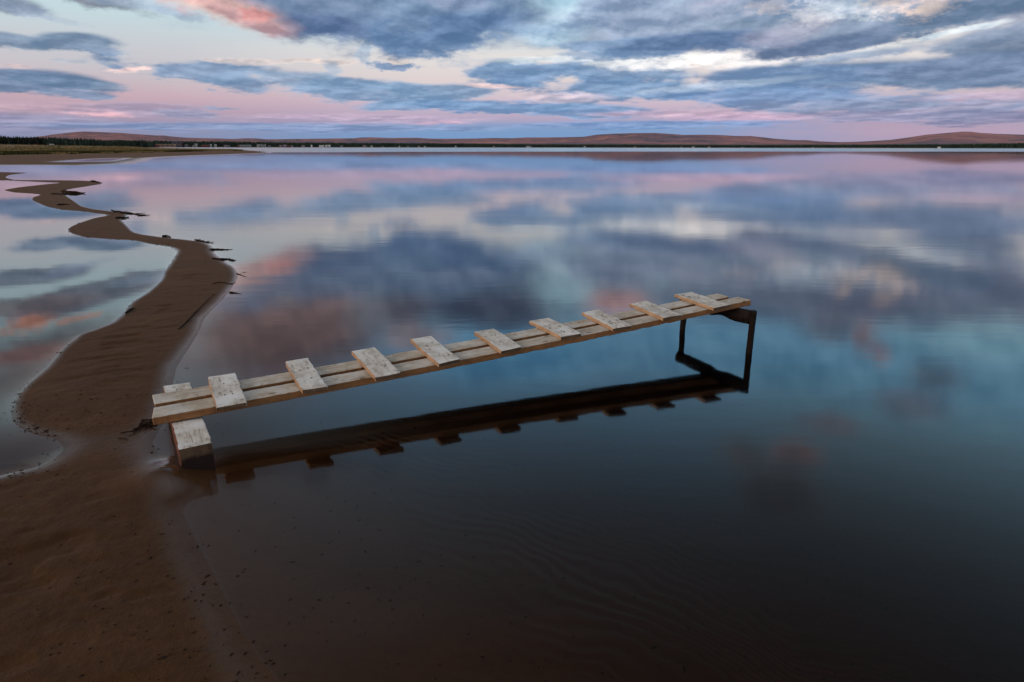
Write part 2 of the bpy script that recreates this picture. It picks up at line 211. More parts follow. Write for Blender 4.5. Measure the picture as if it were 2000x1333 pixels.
DRIFT = [
('driftwood_log', [(-15.294, 23.261), (-14.659, 22.752), (-14.129, 22.638)], 0.06, 1, 4, 'thick dark driftwood log lying across the narrow neck of the sandbar'),
('driftwood_branch', [(-9.656, 16.363), (-9.23, 15.978), (-8.819, 15.733), (-8.341, 15.259)], 0.026, 2, 12, 'dark tangled branch reaching from the sandbar bend into the lake'),
('driftwood_branch', [(-8.545, 14.584), (-8.474, 14.694), (-8.409, 14.859)], 0.028, 3, 6, 'short dark branch on the sand just below the larger tangled branch'),
('driftwood_branch', [(-6.051, 11.617), (-6.006, 11.652), (-5.894, 11.551)], 0.025, 4, 5, 'small dark bit of branch on the shore left of the three dark clumps'),
('driftwood_branch', [(-5.286, 11.164), (-5.081, 11.01), (-4.873, 10.859)], 0.016, 5, 10, 'dark branch along the waterline, topmost of the three dark clumps'),
('driftwood_branch', [(-4.574, 10.077), (-4.466, 10.131), (-4.339, 10.106), (-4.249, 10.133)], 0.016, 6, 12, 'dark branch pointing into the lake, middle one of three dark clumps'),
('driftwood_branch', [(-4.151, 9.218), (-4.026, 9.176), (-3.946, 9.22), (-3.83, 9.091)], 0.018, 7, 12, 'dark branch with a bushy end, lowest of the three dark clumps'),
('twig', [(-3.388, 8.132), (-3.26, 7.997), (-3.075, 7.834)], 0.006, 8, 3, 'thin forked twig sticking out into the lake from the widest sand edge'),
('twig', [(-3.339, 8.202), (-3.315, 8.238), (-3.277, 8.238)], 0.006, 9, 1, 'very short twig floating above the thin forked twig'),
('stick', [(-2.83, 5.481), (-2.901, 5.812), (-3.003, 6.266), (-3.133, 6.865)], 0.0055, 10, 3, 'long thin dark stick lying slantwise on the sand above the jetty'),
('twig', [(-3.024, 7.02), (-2.948, 6.994), (-2.857, 6.943)], 0.01, 11, 3, 'short dark twig at the wet edge right of the long thin stick'),
('twig', [(-3.382, 7.432), (-3.334, 7.551), (-3.204, 7.463), (-3.176, 7.552)], 0.006, 12, 6, 'crooked thin branch on the sand above the long thin stick'),
('seaweed_clump', [(-2.136, 3.565), (-2.067, 3.491), (-2.007, 3.42), (-1.957, 3.298)], 0.012, 13, 22, 'dark clump of washed up weed on the sand left of the jetty block'),
('driftwood_branch', [(-14.922, 22.12), (-14.519, 22.009), (-14.543, 22.252)], 0.03, 14, 4, 'small dark branch on the sand left below the thick log'),
('driftwood_branch', [(-11.938, 17.855), (-11.83, 17.937), (-11.67, 17.94)], 0.03, 15, 6, 'low dark bit of branch on the sand between log and tangled branch'),
('twig', [(-3.596, 6.056), (-3.626, 6.198), (-3.642, 6.282)], 0.012, 16, 5, 'dark twig on the lagoon edge of the sandbar level with the long stick'),
('driftwood_branch', [(-18.322, 29.884), (-18.019, 29.675), (-17.596, 29.26)], 0.05, 17, 4, 'dark bit of branch at the pointed tip of the farthest sand tongue')]

# ------------------------------------------------------------------ helpers
def tag(o, label=None, cat=None, group=None, kind=None):
    if label: o['label'] = label
    if cat: o['category'] = cat
    if group: o['group'] = group
    if kind: o['kind'] = kind
    return o

def mesh_obj(name, verts, faces, mats, parent=None, idx=None, smooth=False):
    me = bpy.data.meshes.new(name)
    me.from_pydata([tuple(v) for v in verts], [], [tuple(f) for f in faces])
    for m in (mats if isinstance(mats, (list, tuple)) else [mats]):
        me.materials.append(m)
    if idx is not None:
        me.polygons.foreach_set('material_index', np.asarray(idx, dtype=np.int32))
    if smooth:
        me.polygons.foreach_set('use_smooth', np.ones(len(me.polygons), dtype=bool))
    me.update()
    o = bpy.data.objects.new(name, me)
    COL.objects.link(o)
    if parent: o.parent = parent
    return o

def grid_obj(name, X, Y, Z, mats, attrs=None, flip=False):
    n, m = X.shape
    me = bpy.data.meshes.new(name)
    me.vertices.add(n * m)
    co = np.stack([X, Y, Z], -1).reshape(-1, 3).astype(np.float32)
    me.vertices.foreach_set('co', co.ravel())
    i = np.arange(n * m).reshape(n, m)
    q = np.stack([i[:-1, :-1], i[:-1, 1:], i[1:, 1:], i[1:, :-1]], -1).reshape(-1, 4)
    if flip: q = q[:, ::-1]
    me.loops.add(q.size)
    me.loops.foreach_set('vertex_index', q.ravel().astype(np.int32))
    me.polygons.add(len(q))
    me.polygons.foreach_set('loop_start', (np.arange(len(q)) * 4).astype(np.int32))
    me.polygons.foreach_set('use_smooth', np.ones(len(q), dtype=bool))
    for k, v in (attrs or {}).items():
        a = me.attributes.new(k, 'FLOAT', 'POINT')
        a.data.foreach_set('value', v.ravel().astype(np.float32))
    me.update(calc_edges=True); me.validate()
    for mt in (mats if isinstance(mats, (list, tuple)) else [mats]):
        me.materials.append(mt)
    o = bpy.data.objects.new(name, me)
    COL.objects.link(o)
    return o

def hash2(ix, iy, seed):
    h = (ix.astype(np.int64) * 374761393 + iy.astype(np.int64) * 668265263 + seed * 1442695041) & 0xFFFFFFFF
    h = ((h ^ (h >> 13)) * 1274126177) & 0xFFFFFFFF
    return ((h ^ (h >> 16)) & 0xFFFF) / 65535.0

def vnoise(x, y, seed=0):
    ix, iy = np.floor(x), np.floor(y)
    fx, fy = x - ix, y - iy
    fx = fx * fx * (3 - 2 * fx); fy = fy * fy * (3 - 2 * fy)
    a, b = hash2(ix, iy, seed), hash2(ix + 1, iy, seed)
    c, d = hash2(ix, iy + 1, seed), hash2(ix + 1, iy + 1, seed)
    return (a * (1 - fx) + b * fx) * (1 - fy) + (c * (1 - fx) + d * fx) * fy

def fbm(x, y, seed=0, octs=4):
    s, a, t = 0, .5, 0
    for k in range(octs):
        s = s + a * vnoise(x * 2 ** k, y * 2 ** k, seed + k * 17); t += a; a *= .5
    return s / t

def sstep(a, b, x):
    t = np.clip((x - a) / (b - a), 0, 1)
    return t * t * (3 - 2 * t)

def smooth_line(pts, sub=4):
    P = np.array(pts, float)
    P = np.vstack([2 * P[0] - P[1], P, 2 * P[-1] - P[-2]])
    out = []
    for i in range(1, len(P) - 2):
        p0, p1, p2, p3 = P[i - 1:i + 3]
        # centripetal-ish: damp the tangents where spacing is uneven
        d1 = np.linalg.norm(p2 - p1) + 1e-9
        m1 = (p2 - p0) / (np.linalg.norm(p2 - p0) + 1e-9) * d1 * .6
        m2 = (p3 - p1) / (np.linalg.norm(p3 - p1) + 1e-9) * d1 * .6
        for k in range(sub):
            t = k / sub
            out.append((2 * t**3 - 3 * t**2 + 1) * p1 + (t**3 - 2 * t**2 + t) * m1 + (-2 * t**3 + 3 * t**2) * p2 + (t**3 - t**2) * m2)
    out.append(P[-2])
    return np.array(out)

def line_dist(px, py, L):
    d = np.full(px.shape, 1e18)
    for (ax, ay), (bx, by) in zip(L[:-1], L[1:]):
        vx, vy = bx - ax, by - ay
        l2 = vx * vx + vy * vy + 1e-12
        t = np.clip(((px - ax) * vx + (py - ay) * vy) / l2, 0, 1)
        np.minimum(d, (px - ax - t * vx)**2 + (py - ay - t * vy)**2, out=d)
    return np.sqrt(d)

def inside(px, py, P):
    c = np.zeros(px.shape, bool)
    for (ax, ay), (bx, by) in zip(P, np.roll(P, -1, 0)):
        if ay == by: continue
        c ^= ((ay > py) != (by > py)) & (px < (bx - ax) * (py - ay) / (by - ay) + ax)
    return c

# ------------------------------------------------------------------ node helper
class NT:
    def __init__(s, tree):
        s.t = tree; s.n = tree.nodes; s.n.clear()
    def new(s, typ, ins=None, **props):
        nd = s.n.new(typ)
        for k, v in props.items(): setattr(nd, k, v)
        for k, v in (ins or {}).items():
            sock = nd.inputs[k]
            if isinstance(v, bpy.types.NodeSocket): s.t.links.new(v, sock, verify_limits=False)
            elif v is not None:
                if sock.type == 'RGBA' and len(v) == 3: v = (*v, 1)
                sock.default_value = v
        return nd
    def math(s, op, a, b=None, c=None, clamp=False):
        nd = s.new('ShaderNodeMath', operation=op, use_clamp=clamp)
        for i, v in enumerate((a, b, c)):
            if v is None: continue
            if isinstance(v, bpy.types.NodeSocket): s.t.links.new(v, nd.inputs[i], verify_limits=False)
            else: nd.inputs[i].default_value = v
        return nd.outputs[0]
    def mix(s, f, a, b, mode='MIX'):
        nd = s.new('ShaderNodeMix', data_type='RGBA', blend_type=mode)
        for i, v in ((0, f), (6, a), (7, b)):
            if isinstance(v, bpy.types.NodeSocket): s.t.links.new(v, nd.inputs[i], verify_limits=False)
            else: nd.inputs[i].default_value = v if i == 0 else (*v[:3], 1)
        return nd.outputs[2]
    def range(s, v, a, b, c=0., d=1., smooth=True):
        nd = s.new('ShaderNodeMapRange', {0: v, 1: a, 2: b, 3: c, 4: d})
        nd.interpolation_type = 'SMOOTHSTEP' if smooth else 'LINEAR'
        return nd.outputs[0]
    def ramp(s, v, stops, interp='LINEAR'):
        nd = s.new('ShaderNodeValToRGB', {0: v})
        cr = nd.color_ramp; cr.interpolation = interp
        while len(cr.elements) < len(stops): cr.elements.new(.5)
        for e, (p, c) in zip(cr.elements, stops):
            e.position = p; e.color = (*c, 1)
        return nd.outputs[0]
    def noise(s, vec, scale, detail=4, rough=.55, dist=0.):
        nd = s.new('ShaderNodeTexNoise', {'Vector': vec, 'Scale': scale, 'Detail': detail, 'Roughness': rough, 'Distortion': dist})
        return nd.outputs[0]
    def mapping(s, vec, loc=(0, 0, 0), rot=(0, 0, 0), scale=(1, 1, 1), typ='POINT'):
        nd = s.new('ShaderNodeMapping', {'Vector': vec, 'Rotation': rot, 'Scale': scale}, vector_type=typ)
        nd.inputs['Location'].default_value = loc
        return nd.outputs[0]

def srgb(r, g, b):
    return tuple((v / 255 / 12.92) if v < 10.3 else ((v / 255 + .055) / 1.055) ** 2.4 for v in (r, g, b))

def material(name):
    m = bpy.data.materials.new(name); m.use_nodes = True
    return m, NT(m.node_tree)

def finish(nt, shader):
    nt.new('ShaderNodeOutputMaterial', {'Surface': shader})

# ------------------------------------------------------------------ sky
SUN_AZ, SUN_EL = -128.0, 16.0      # behind the camera's left shoulder
def cloud_layer():
    t = bpy.data.node_groups.new('cloud_layer', 'ShaderNodeTree')
    for nm, ty in (('Below', 'Color'), ('Vector', 'Vector'), ('Noise', 'Float'), ('Shade', 'Float'), ('Scale', 'Vector'), ('Offset', 'Vector'), ('Ragged', 'Float'),
                   ('From', 'Float'), ('To', 'Float'), ('Cover', 'Float'), ('Rim', 'Float'), ('Dark', 'Color'), ('Lit', 'Color')):
        t.interface.new_socket(nm, in_out='INPUT', socket_type='NodeSocket' + ty)
    t.interface.new_socket('Sky', in_out='OUTPUT', socket_type='NodeSocketColor')
    nt = NT(t); i = nt.new('NodeGroupInput').outputs
    vec = nt.new('ShaderNodeVectorMath', {0: i['Below'], 1: (1e-5, 1e-5, 0), 2: i['Vector']}, operation='MULTIPLY_ADD').outputs[0]
    vec = nt.new('ShaderNodeVectorMath', {0: vec, 1: i['Scale'], 2: i['Offset']}, operation='MULTIPLY_ADD').outputs[0]
    r = nt.new('ShaderNodeVectorMath', {0: vec}, operation='LENGTH').outputs['Value']
    v = nt.math('SUBTRACT', nt.math('MULTIPLY', i['Noise'], i['Ragged']), r)
    m = nt.new('ShaderNodeMapRange', {0: v, 1: i['From'], 2: i['To'], 3: 0., 4: i['Cover']}, interpolation_type='SMOOTHSTEP').outputs[0]
    cc = nt.mix(nt.math('MULTIPLY_ADD', m, i['Rim'], i['Shade'], clamp=True), i['Dark'], i['Lit'])      # thin edges glow
    nt.new('NodeGroupOutput', {0: nt.mix(m, i['Below'], cc)})
    return t

def build_world():
    layer = cloud_layer()
    w = bpy.data.worlds.new('World'); w.use_nodes = True
    nt = NT(w.node_tree)
    d = nt.new('ShaderNodeTexCoord').outputs['Generated']
    sep = nt.new('ShaderNodeSeparateXYZ', {0: d})
    x, y, z = sep.outputs
    deg = 180 / math.pi
    az = nt.math('MULTIPLY', nt.math('ARCTAN2', x, y), deg)
    el = nt.math('MULTIPLY', nt.math('ARCSINE', z), deg)
    el = nt.math('ABSOLUTE', el)
    uv = nt.new('ShaderNodeCombineXYZ', {0: az, 1: el}).outputs[0]
    # clouds flatten towards the horizon: the noise runs finer in height the lower it is
    elw = nt.math('MULTIPLY', nt.math('LOGARITHM', nt.math('ADD', el, .8), math.e), 4.0)
    nv = nt.new('ShaderNodeCombineXYZ', {0: nt.math('MULTIPLY', az, .20), 1: elw, 2: 3.7}).outputs[0]
    big = nt.noise(nv, .9, 3, .55)
    fine = nt.noise(nt.mapping(nv, loc=(31, 7, 0)), 2.3, 9, .62)
    nz = nt.math('ADD', nt.math('MULTIPLY', big, .63), nt.math('MULTIPLY', fine, .37))
    nz = nt.math('MULTIPLY', nt.math('SUBTRACT', nz, .5), 4.2)
    tiny = nt.noise(nt.mapping(nv, loc=(3, 17, 0)), 6.5, 5, .6)
    nzf = nt.math('ADD', nt.math('MULTIPLY', nz, .45), nt.math('MULTIPLY', nt.math('SUBTRACT', tiny, .5), 3.2))
    low = nt.noise(nt.mapping(nv, loc=(31.06, 6.80, 0)), 1.25, 5, .52)
    her = nt.noise(nt.mapping(nv, loc=(31, 7, 0)), 1.25, 5, .52)
    shade = nt.math('MULTIPLY', nt.math('SUBTRACT', her, low), -3.0)      # bright tops, dark bases
    shade = nt.math('ADD', shade, nt.math('MULTIPLY', nt.math('SUBTRACT', .5, big), 1.1))
    shade = nt.math('ADD', shade, nt.math('MULTIPLY', nt.math('SUBTRACT', .5, fine), .45))
    puff = nt.noise(nt.mapping(nv, loc=(31.04, 6.89, 0)), 2.3, 9, .62)
    shade = nt.math('ADD', shade, nt.math('MULTIPLY', nt.math('SUBTRACT', puff, fine), .75))
    shade = nt.math('ADD', shade, .62)
    warp = nt.math('MULTIPLY', nt.math('SUBTRACT', big, .5), 2.6)
    warp2 = nt.math('MULTIPLY', nt.math('SUBTRACT', fine, .5), 1.4)
    uvw = nt.new('ShaderNodeVectorMath', {0: uv, 1: nt.new('ShaderNodeCombineXYZ', {0: nt.math('MULTIPLY', warp, 1.2), 1: nt.math('ADD', nt.math('MULTIPLY', warp, .15), nt.math('MULTIPLY', warp2, .5))}).outputs[0]}, operation='ADD').outputs[0]
    sheared = {}
    for q in sorted({round(c_[4] / 4) * 4 for c_ in CLOUDS}):
        sheared[q] = uvw if q == 0 else nt.new('ShaderNodeVectorMath', {0: nt.new('ShaderNodeCombineXYZ', {0: 0., 1: nt.math('MULTIPLY', az, math.tan(R(q)))}).outputs[0], 1: uvw}, operation='ADD').outputs[0]
    # clear-sky colours by height, left / centre / right of the view
    e = nt.math('DIVIDE', el, 90)
    def rp(stops): return nt.ramp(e, [(p / 90, c) for p, c in stops])
    left = rp([(0, srgb(128, 138, 170)), (1.2, srgb(140, 142, 174)), (2.3, srgb(176, 152, 172)), (3.5, srgb(198, 168, 180)), (5, srgb(198, 190, 197)), (7, srgb(198, 202, 208)), (9, srgb(194, 216, 222)), (12, srgb(176, 208, 216)), (16, srgb(160, 190, 200)), (20, srgb(112, 118, 128)), (30, srgb(104, 100, 104)), (42, srgb(62, 62, 65)), (60, srgb(190, 196, 205)), (90, srgb(222, 222, 222))])
    mid = rp([(0, srgb(112, 150, 196)), (1.6, srgb(122, 154, 198)), (2.2, srgb(176, 162, 190)), (3.2, srgb(198, 178, 196)), (5, srgb(220, 206, 206)), (7, srgb(224, 220, 218)), (9, srgb(188, 214, 226)), (12, srgb(170, 212, 230)), (17, srgb(150, 210, 255)), (22, srgb(142, 188, 220)), (27, srgb(128, 158, 182)), (32, srgb(114, 132, 148)), (42, srgb(70, 70, 73)), (60, srgb(196, 202, 212)), (90, srgb(222, 222, 222))])
    right = rp([(0, srgb(160, 152, 182)), (1.0, srgb(178, 156, 182)), (2.2, srgb(174, 154, 178)), (3.2, srgb(190, 168, 184)), (5, srgb(220, 208, 208)), (7, srgb(236, 228, 222)), (9, srgb(214, 220, 224)), (12, srgb(150, 175, 200)), (17, srgb(166, 222, 246)), (21, srgb(148, 188, 210)), (26, srgb(130, 152, 168)), (32, srgb(110, 124, 134)), (42, srgb(70, 70, 73)), (60, srgb(196, 202, 212)), (90, srgb(222, 222, 222))])
    azw = nt.math('ADD', az, nt.math('MULTIPLY', warp, 3.0))
    c = nt.mix(nt.range(azw, -30, -6), left, mid)
    c = nt.mix(nt.range(azw, 10, 30), c, right)
    # clouds, painted layer over layer; each part of the sky only carries the layers that reach it
    base = c
    def clouded(a0, a1, e0, e1):
      c = base
      for (a, h, sa, se, rot, col, op, k, soft) in CLOUDS:
        if a + 2.2 * sa < a0 or a - 2.2 * sa > a1 or h + 2.2 * se < e0 or h - 2.2 * se > e1: continue
        # (the tiny term from the layer below keeps the layers evaluated one after another)
        q = round(rot / 4) * 4
        lum = sum(col) / 3
        lit = tuple(min(1.6, q_ * 1.28 + lum * .22 + w_) for q_, w_ in zip(col, (.004, .016, .026)))
        dk = (col[0] * .66, col[1] * .77, col[2] * .86)
        g = nt.n.new('ShaderNodeGroup'); g.node_tree = layer
        for nm, v in (('Below', c), ('Vector', sheared[q]), ('Noise', nzf if sa < 2.2 else nz), ('Shade', shade)):
            nt.t.links.new(v, g.inputs[nm], verify_limits=False)
        for nm, v in (('Scale', (1 / sa, 1 / se, 0)), ('Offset', (-a / sa, -(h + math.tan(R(q)) * a) / se, 0)), ('Ragged', k * .55), ('From', -1 - soft * .85),
                      ('To', -1 + soft * 1.25), ('Cover', op), ('Rim', -.34 / op), ('Dark', (*dk, 1)), ('Lit', (*lit, 1))):
            g.inputs[nm].default_value = v
        c = g.outputs[0]
      return nt.new('ShaderNodeBackground', {'Color': c, 'Strength': 1.}).outputs[0]
    # the bright afterglow in the west, behind the camera
    wx, wy = math.sin(R(SUN_AZ)), math.cos(R(SUN_AZ))
    dot = nt.math('ADD', nt.math('MULTIPLY', x, wx), nt.math('MULTIPLY', y, wy))
    glow = nt.range(dot, .25, 1.0)
    gcol = nt.mix(glow, base, nt.ramp(e, [(0, (1.0, .62, .38)), (.2, (1.0, .78, .6)), (.5, (.9, .86, .84)), (1, (.74, .74, .76))]))
    sky = nt.new('ShaderNodeTexSky', sky_type='NISHITA', sun_disc=False, sun_elevation=R(SUN_EL), sun_rotation=R(SUN_AZ % 360))
    def mixsh(f, a, b): return nt.new('ShaderNodeMixShader', {0: f, 1: a, 2: b}).outputs[0]
    lo = mixsh(nt.range(az, -.6, .6), mixsh(nt.range(az, -19.6, -18.4), clouded(-60, -18.4, 0, 12), clouded(-19.6, .6, 0, 12)), mixsh(nt.range(az, 18.4, 19.6), clouded(-.6, 19.6, 0, 12), clouded(18.4, 60, 0, 12)))
    hi = mixsh(nt.range(az, -8.6, -7.4), clouded(-60, -7.4, 10.8, 90), clouded(-8.6, 60, 10.8, 90))
    front = mixsh(nt.range(el, 10.9, 12), lo, hi)
    rest = nt.new('ShaderNodeBackground', {'Color': gcol, 'Strength': 1.}).outputs[0]
    sidef = nt.math('MAXIMUM', nt.range(nt.math('ABSOLUTE', az), 48, 62), nt.range(el, 44, 56))
    b1 = mixsh(sidef, front, rest)
    b2 = nt.new('ShaderNodeBackground', {'Color': sky.outputs[0], 'Strength': .005})
    add = nt.new('ShaderNodeAddShader', {0: b1, 1: b2.outputs[0]})
    nt.new('ShaderNodeOutputWorld', {'Surface': add.outputs[0]})
    w.cycles.sampling_method = 'MANUAL'; w.cycles.sample_map_resolution = 1024
    SC.world = w
build_world()

sun = bpy.data.lights.new('sun', 'SUN'); sun.energy = 1.3; sun.angle = R(22); sun.color = (1.0, .80, .62)
so = bpy.data.objects.new('sun', sun); COL.objects.link(so)
sd_ = Vector((math.sin(R(SUN_AZ)) * math.cos(R(SUN_EL)), math.cos(R(SUN_AZ)) * math.cos(R(SUN_EL)), math.sin(R(SUN_EL))))
so.rotation_euler = sd_.to_track_quat('Z', 'Y').to_euler(); so.location = (-6, -4, 8)

# ------------------------------------------------------------------ terrain
LK = smooth_line(LAKE_SIDE); LG = smooth_line(LAGOON_SIDE)
FF = smooth_line(FAR_FRONT); FB = smooth_line(FAR_BACK); PD = smooth_line(POND + POND[:1])
def at(azd, dist):
    return (dist * math.sin(R(azd)), dist * math.cos(R(azd)))
SHORE_AZ = [(-28.0, 1250), (-26, 1350), (-22, 1430), (-17, 1520), (-8, 1750), (0, 2000), (10, 2200), (20, 2450), (37, 2650), (60, 3000)]
def shore_dist(azd):
    return np.interp(azd, [a for a, _ in SHORE_AZ], [d for _, d in SHORE_AZ])
SPIT = np.vstack([LK, LG, [(-14, 1.0), (-14, -12), (-.35, -12)]])
FAR = np.vstack([FF, FB, [at(a, d) for a, d in SHORE_AZ], [(14000, 3000), (14000, 14000), (-14000, 14000), (-14000, 60), (-200, 52)]])
FARLINE = np.vstack([FF, FB, [at(a, d) for a, d in SHORE_AZ], [(14000, 3000)]])

GR_AZ = np.array([-60, -37.5, -28.2, -24.6, -22.5]); GR_D = np.array([128, 138, 176, 224, 268])
def height(x, y, level=False):
    """ground height, and how grassy the ground is"""
    x = np.asarray(x, float); y = np.asarray(y, float)
    D = np.hypot(x, y)
    wob = (fbm(x / (D * .03 + .05) + 9, y / (D * .03 + .05), 3, 3) - .5) * D * .008
    z = np.full(x.shape, -4.0); cov = np.zeros(x.shape); lev = np.full(x.shape, .5)
    near = D < 160
    if near.any():
        X, Y = x[near], y[near]
        dl, dg = line_dist(X, Y, LK), line_dist(X, Y, LG)
        ins = inside(X, Y, SPIT)
        s = np.where(ins, 1, -1)
        dl_, dg_ = dl * s + wob[near] * .8, dg * s + wob[near] * .8
        hm = .055 + .012 * np.clip(D[near] / 8, 0, 4)
        zin = hm * (1 - np.exp(-np.clip(dl_, 0, None) * .045 / hm)) * (1 - np.exp(-np.clip(dg_, 0, None) * .18 / hm)) * 1.25
        onlake = dl < dg
        zo_l = -(.55 * (1 - np.exp(-np.clip(-dl_, 0, None) * .055 / .55)))
        zo_g = -(.30 * (1 - np.exp(-np.clip(-dg_, 0, None) * .16 / .30)))
        zz = np.where(np.minimum(dl_, dg_) > 0, zin, np.where(onlake, zo_l, zo_g) - .0005)
        # trampled, wind-worn surface
        dn = D[near]
        fade = sstep(22, 7, dn)
        rel = (fbm(X * 2.4, Y * 3.4, 21, 3) - .5) * .018 + (fbm(X * 9, Y * 13, 31, 3) - .5) * .022
        xr, yr = X * .88 + Y * .47, Y * .88 - X * .47
        pits = -np.clip(fbm(xr * 3.4 + 5, yr * 8.5, 41, 3) - .565, 0, 1) * .15
        land = sstep(-.002, .03, zz)
        lev[near] = zz * (1 + .14 * dn)
        zz = np.maximum(zz + (rel + pits) * fade * land, np.minimum(zz, .005))
        # ripples on the bed
        ph = (X * .9 + Y * 1.2) * 66 + fbm(X * 2.2, Y * 2.2, 5, 4) * 34
        zz = zz + np.sin(ph) * .0034 * sstep(-.03, -.10, zz) * sstep(9, 4, dn) * (.35 + fbm(X * 1.3, Y * 1.3, 8, 2))
        zz = zz + .062 * np.exp(-((X + 1.63)**2 + (Y - 2.82)**2) / .026) * (dn < 6)
        z[near] = zz
    z = np.where(D > 30, np.maximum(z, -.55 - .004 * np.clip(D - 30, 0, 500)), z)
    fr = D > 40
    if fr.any():
        X, Y, d = x[fr], y[fr], D[fr]
        azd = np.degrees(np.arctan2(X, Y))
        sdf = line_dist(X, Y, FARLINE) * np.where(inside(X, Y, FAR), 1, -1) + wob[fr] * .9
        pdist = line_dist(X, Y, PD) * np.where(inside(X, Y, PD), -1, 1)
        zl = .32 * (1 - np.exp(-np.clip(sdf, 0, None) / 28))
        zl = np.minimum(zl, .02 * np.clip(pdist + 1.0, 0, None) - .02 + .0) if True else zl
        amp = np.interp(azd, [-60, -37.5, -33, -29, -28.2, -27.6], [2.4, 2.0, 1.45, 1.1, .8, .06])
        zl = zl + amp * sstep(170, 340, d) * (azd < -27.5)
        zl = zl + (fbm(X / 9, Y / 9, 51, 3) - .5) * .30 * sstep(90, 200, d) * sstep(2, 20, sdf) * (azd < -20)
        zl = zl + 2.5 * (1 - np.exp(-np.clip(sdf, 0, None) / 120)) * sstep(1000, 1300, d)
        zl = np.where(sdf < 0, -.05 * np.clip(-sdf, 0, 40) - .03, zl)
        z[fr] = np.maximum(z[fr], zl)
        lev[fr] = np.maximum(np.where(d < 160, lev[fr], -1), np.where(sdf > 0, zl * .25, -1))
        gd = np.interp(azd, GR_AZ, GR_D)
        g_ = sstep(-12, 10, d - gd + (fbm(X / 14, Y / 14, 61, 3) - .5) * 60) * sstep(2, 9, sdf) * (azd < -20) * (d < 900)
        far_g = sstep(30, 70, sdf) * (d > 1000)
        cov[fr] = np.maximum(g_, far_g) * (zl > .03)
    return (z, cov, lev) if level else (z, cov)

def build_ground():
    a_in = np.arange(-41, 41.01, .11)
    a_l = np.linspace(-180, -41, 90, endpoint=False); a_r = np.linspace(41, 180, 90)[1:]
    A = np.concatenate([a_l, a_in, a_r])
    rad = [.25, .5, .8, 1.1]
    r = 1.3
    while r < 15000:
        rad.append(r)
        r *= 1.0052 if r < 22 else (1.012 if r < 420 else 1.05)
    rr = np.array(rad)
    T, RR = np.meshgrid(np.radians(A), rr)
    X, Y = RR * np.sin(T), RR * np.cos(T)
    Z, C, LV = height(X.ravel(), Y.ravel(), True)
    return grid_obj('ground', X, Y, Z.reshape(X.shape), sand_mat(), {'grassy': C.reshape(X.shape), 'level': np.minimum(LV, 1)}, flip=False)

def sand_mat():
    m, nt = material('wet_sand')
    pos = nt.new('ShaderNodeNewGeometry').outputs['Position']
    n1 = nt.noise(nt.mapping(pos, scale=(1, 1.6, 1)), 1.3, 6, .6)
    n2 = nt.noise(pos, 26, 5, .65)
    n3 = nt.noise(pos, 240, 2, .5)
    base = nt.ramp(n1, [(.25, (.038, .0170, .0072)), (.5, (.051, .0230, .0098)), (.75, (.070, .0318, .0140))])
    base = nt.mix(nt.range(n2, .45, .75, 0, .6), base, (.036, .0165, .0080))
    base = nt.mix(nt.range(n3, .60, .74, 0, .3), base, (.11, .062, .036))
    base = nt.mix(nt.range(n3, .34, .26, 0, .45), base, (.02, .012, .009))
    gr = nt.new('ShaderNodeAttribute', attribute_name='grassy').outputs['Fac']
    gcol = nt.ramp(nt.noise(nt.mapping(pos, scale=(.05, .02, .05)), 1.6, 4, .6), [(.3, (.055, .043, .016)), (.5, (.115, .082, .038)), (.7, (.17, .12, .06))])
    base = nt.mix(gr, base, gcol)
    zn = nt.math('ADD', nt.new('ShaderNodeAttribute', attribute_name='level').outputs['Fac'], nt.math('MULTIPLY', nt.math('SUBTRACT', n1, .5), .006))
    wet = nt.range(zn, .0005, .012)          # 0 under a film of water, 1 merely damp
    rough = nt.math('ADD', .11, nt.math('MULTIPLY', wet, .61))
    hgt = nt.math('ADD', nt.math('MULTIPLY', n2, 1.0), nt.math('MULTIPLY', n3, .22))
    bmp = nt.new('ShaderNodeBump', {'Height': hgt, 'Strength': nt.math('ADD', .06, nt.math('MULTIPLY', wet, .6)), 'Distance': .012})
    p = nt.new('ShaderNodeBsdfPrincipled', {'Base Color': base, 'Roughness': rough, 'Normal': bmp.outputs[0], 'Specular IOR Level': nt.math('SUBTRACT', .50, nt.math('MULTIPLY', wet, .45)), 'Sheen Weight': nt.math('MULTIPLY', wet, .065), 'Sheen Roughness': .45, 'Sheen Tint': (1., .74, .60, 1)})
    finish(nt, p.outputs[0])
    return m
ground = build_ground(); tag(ground, kind='structure')

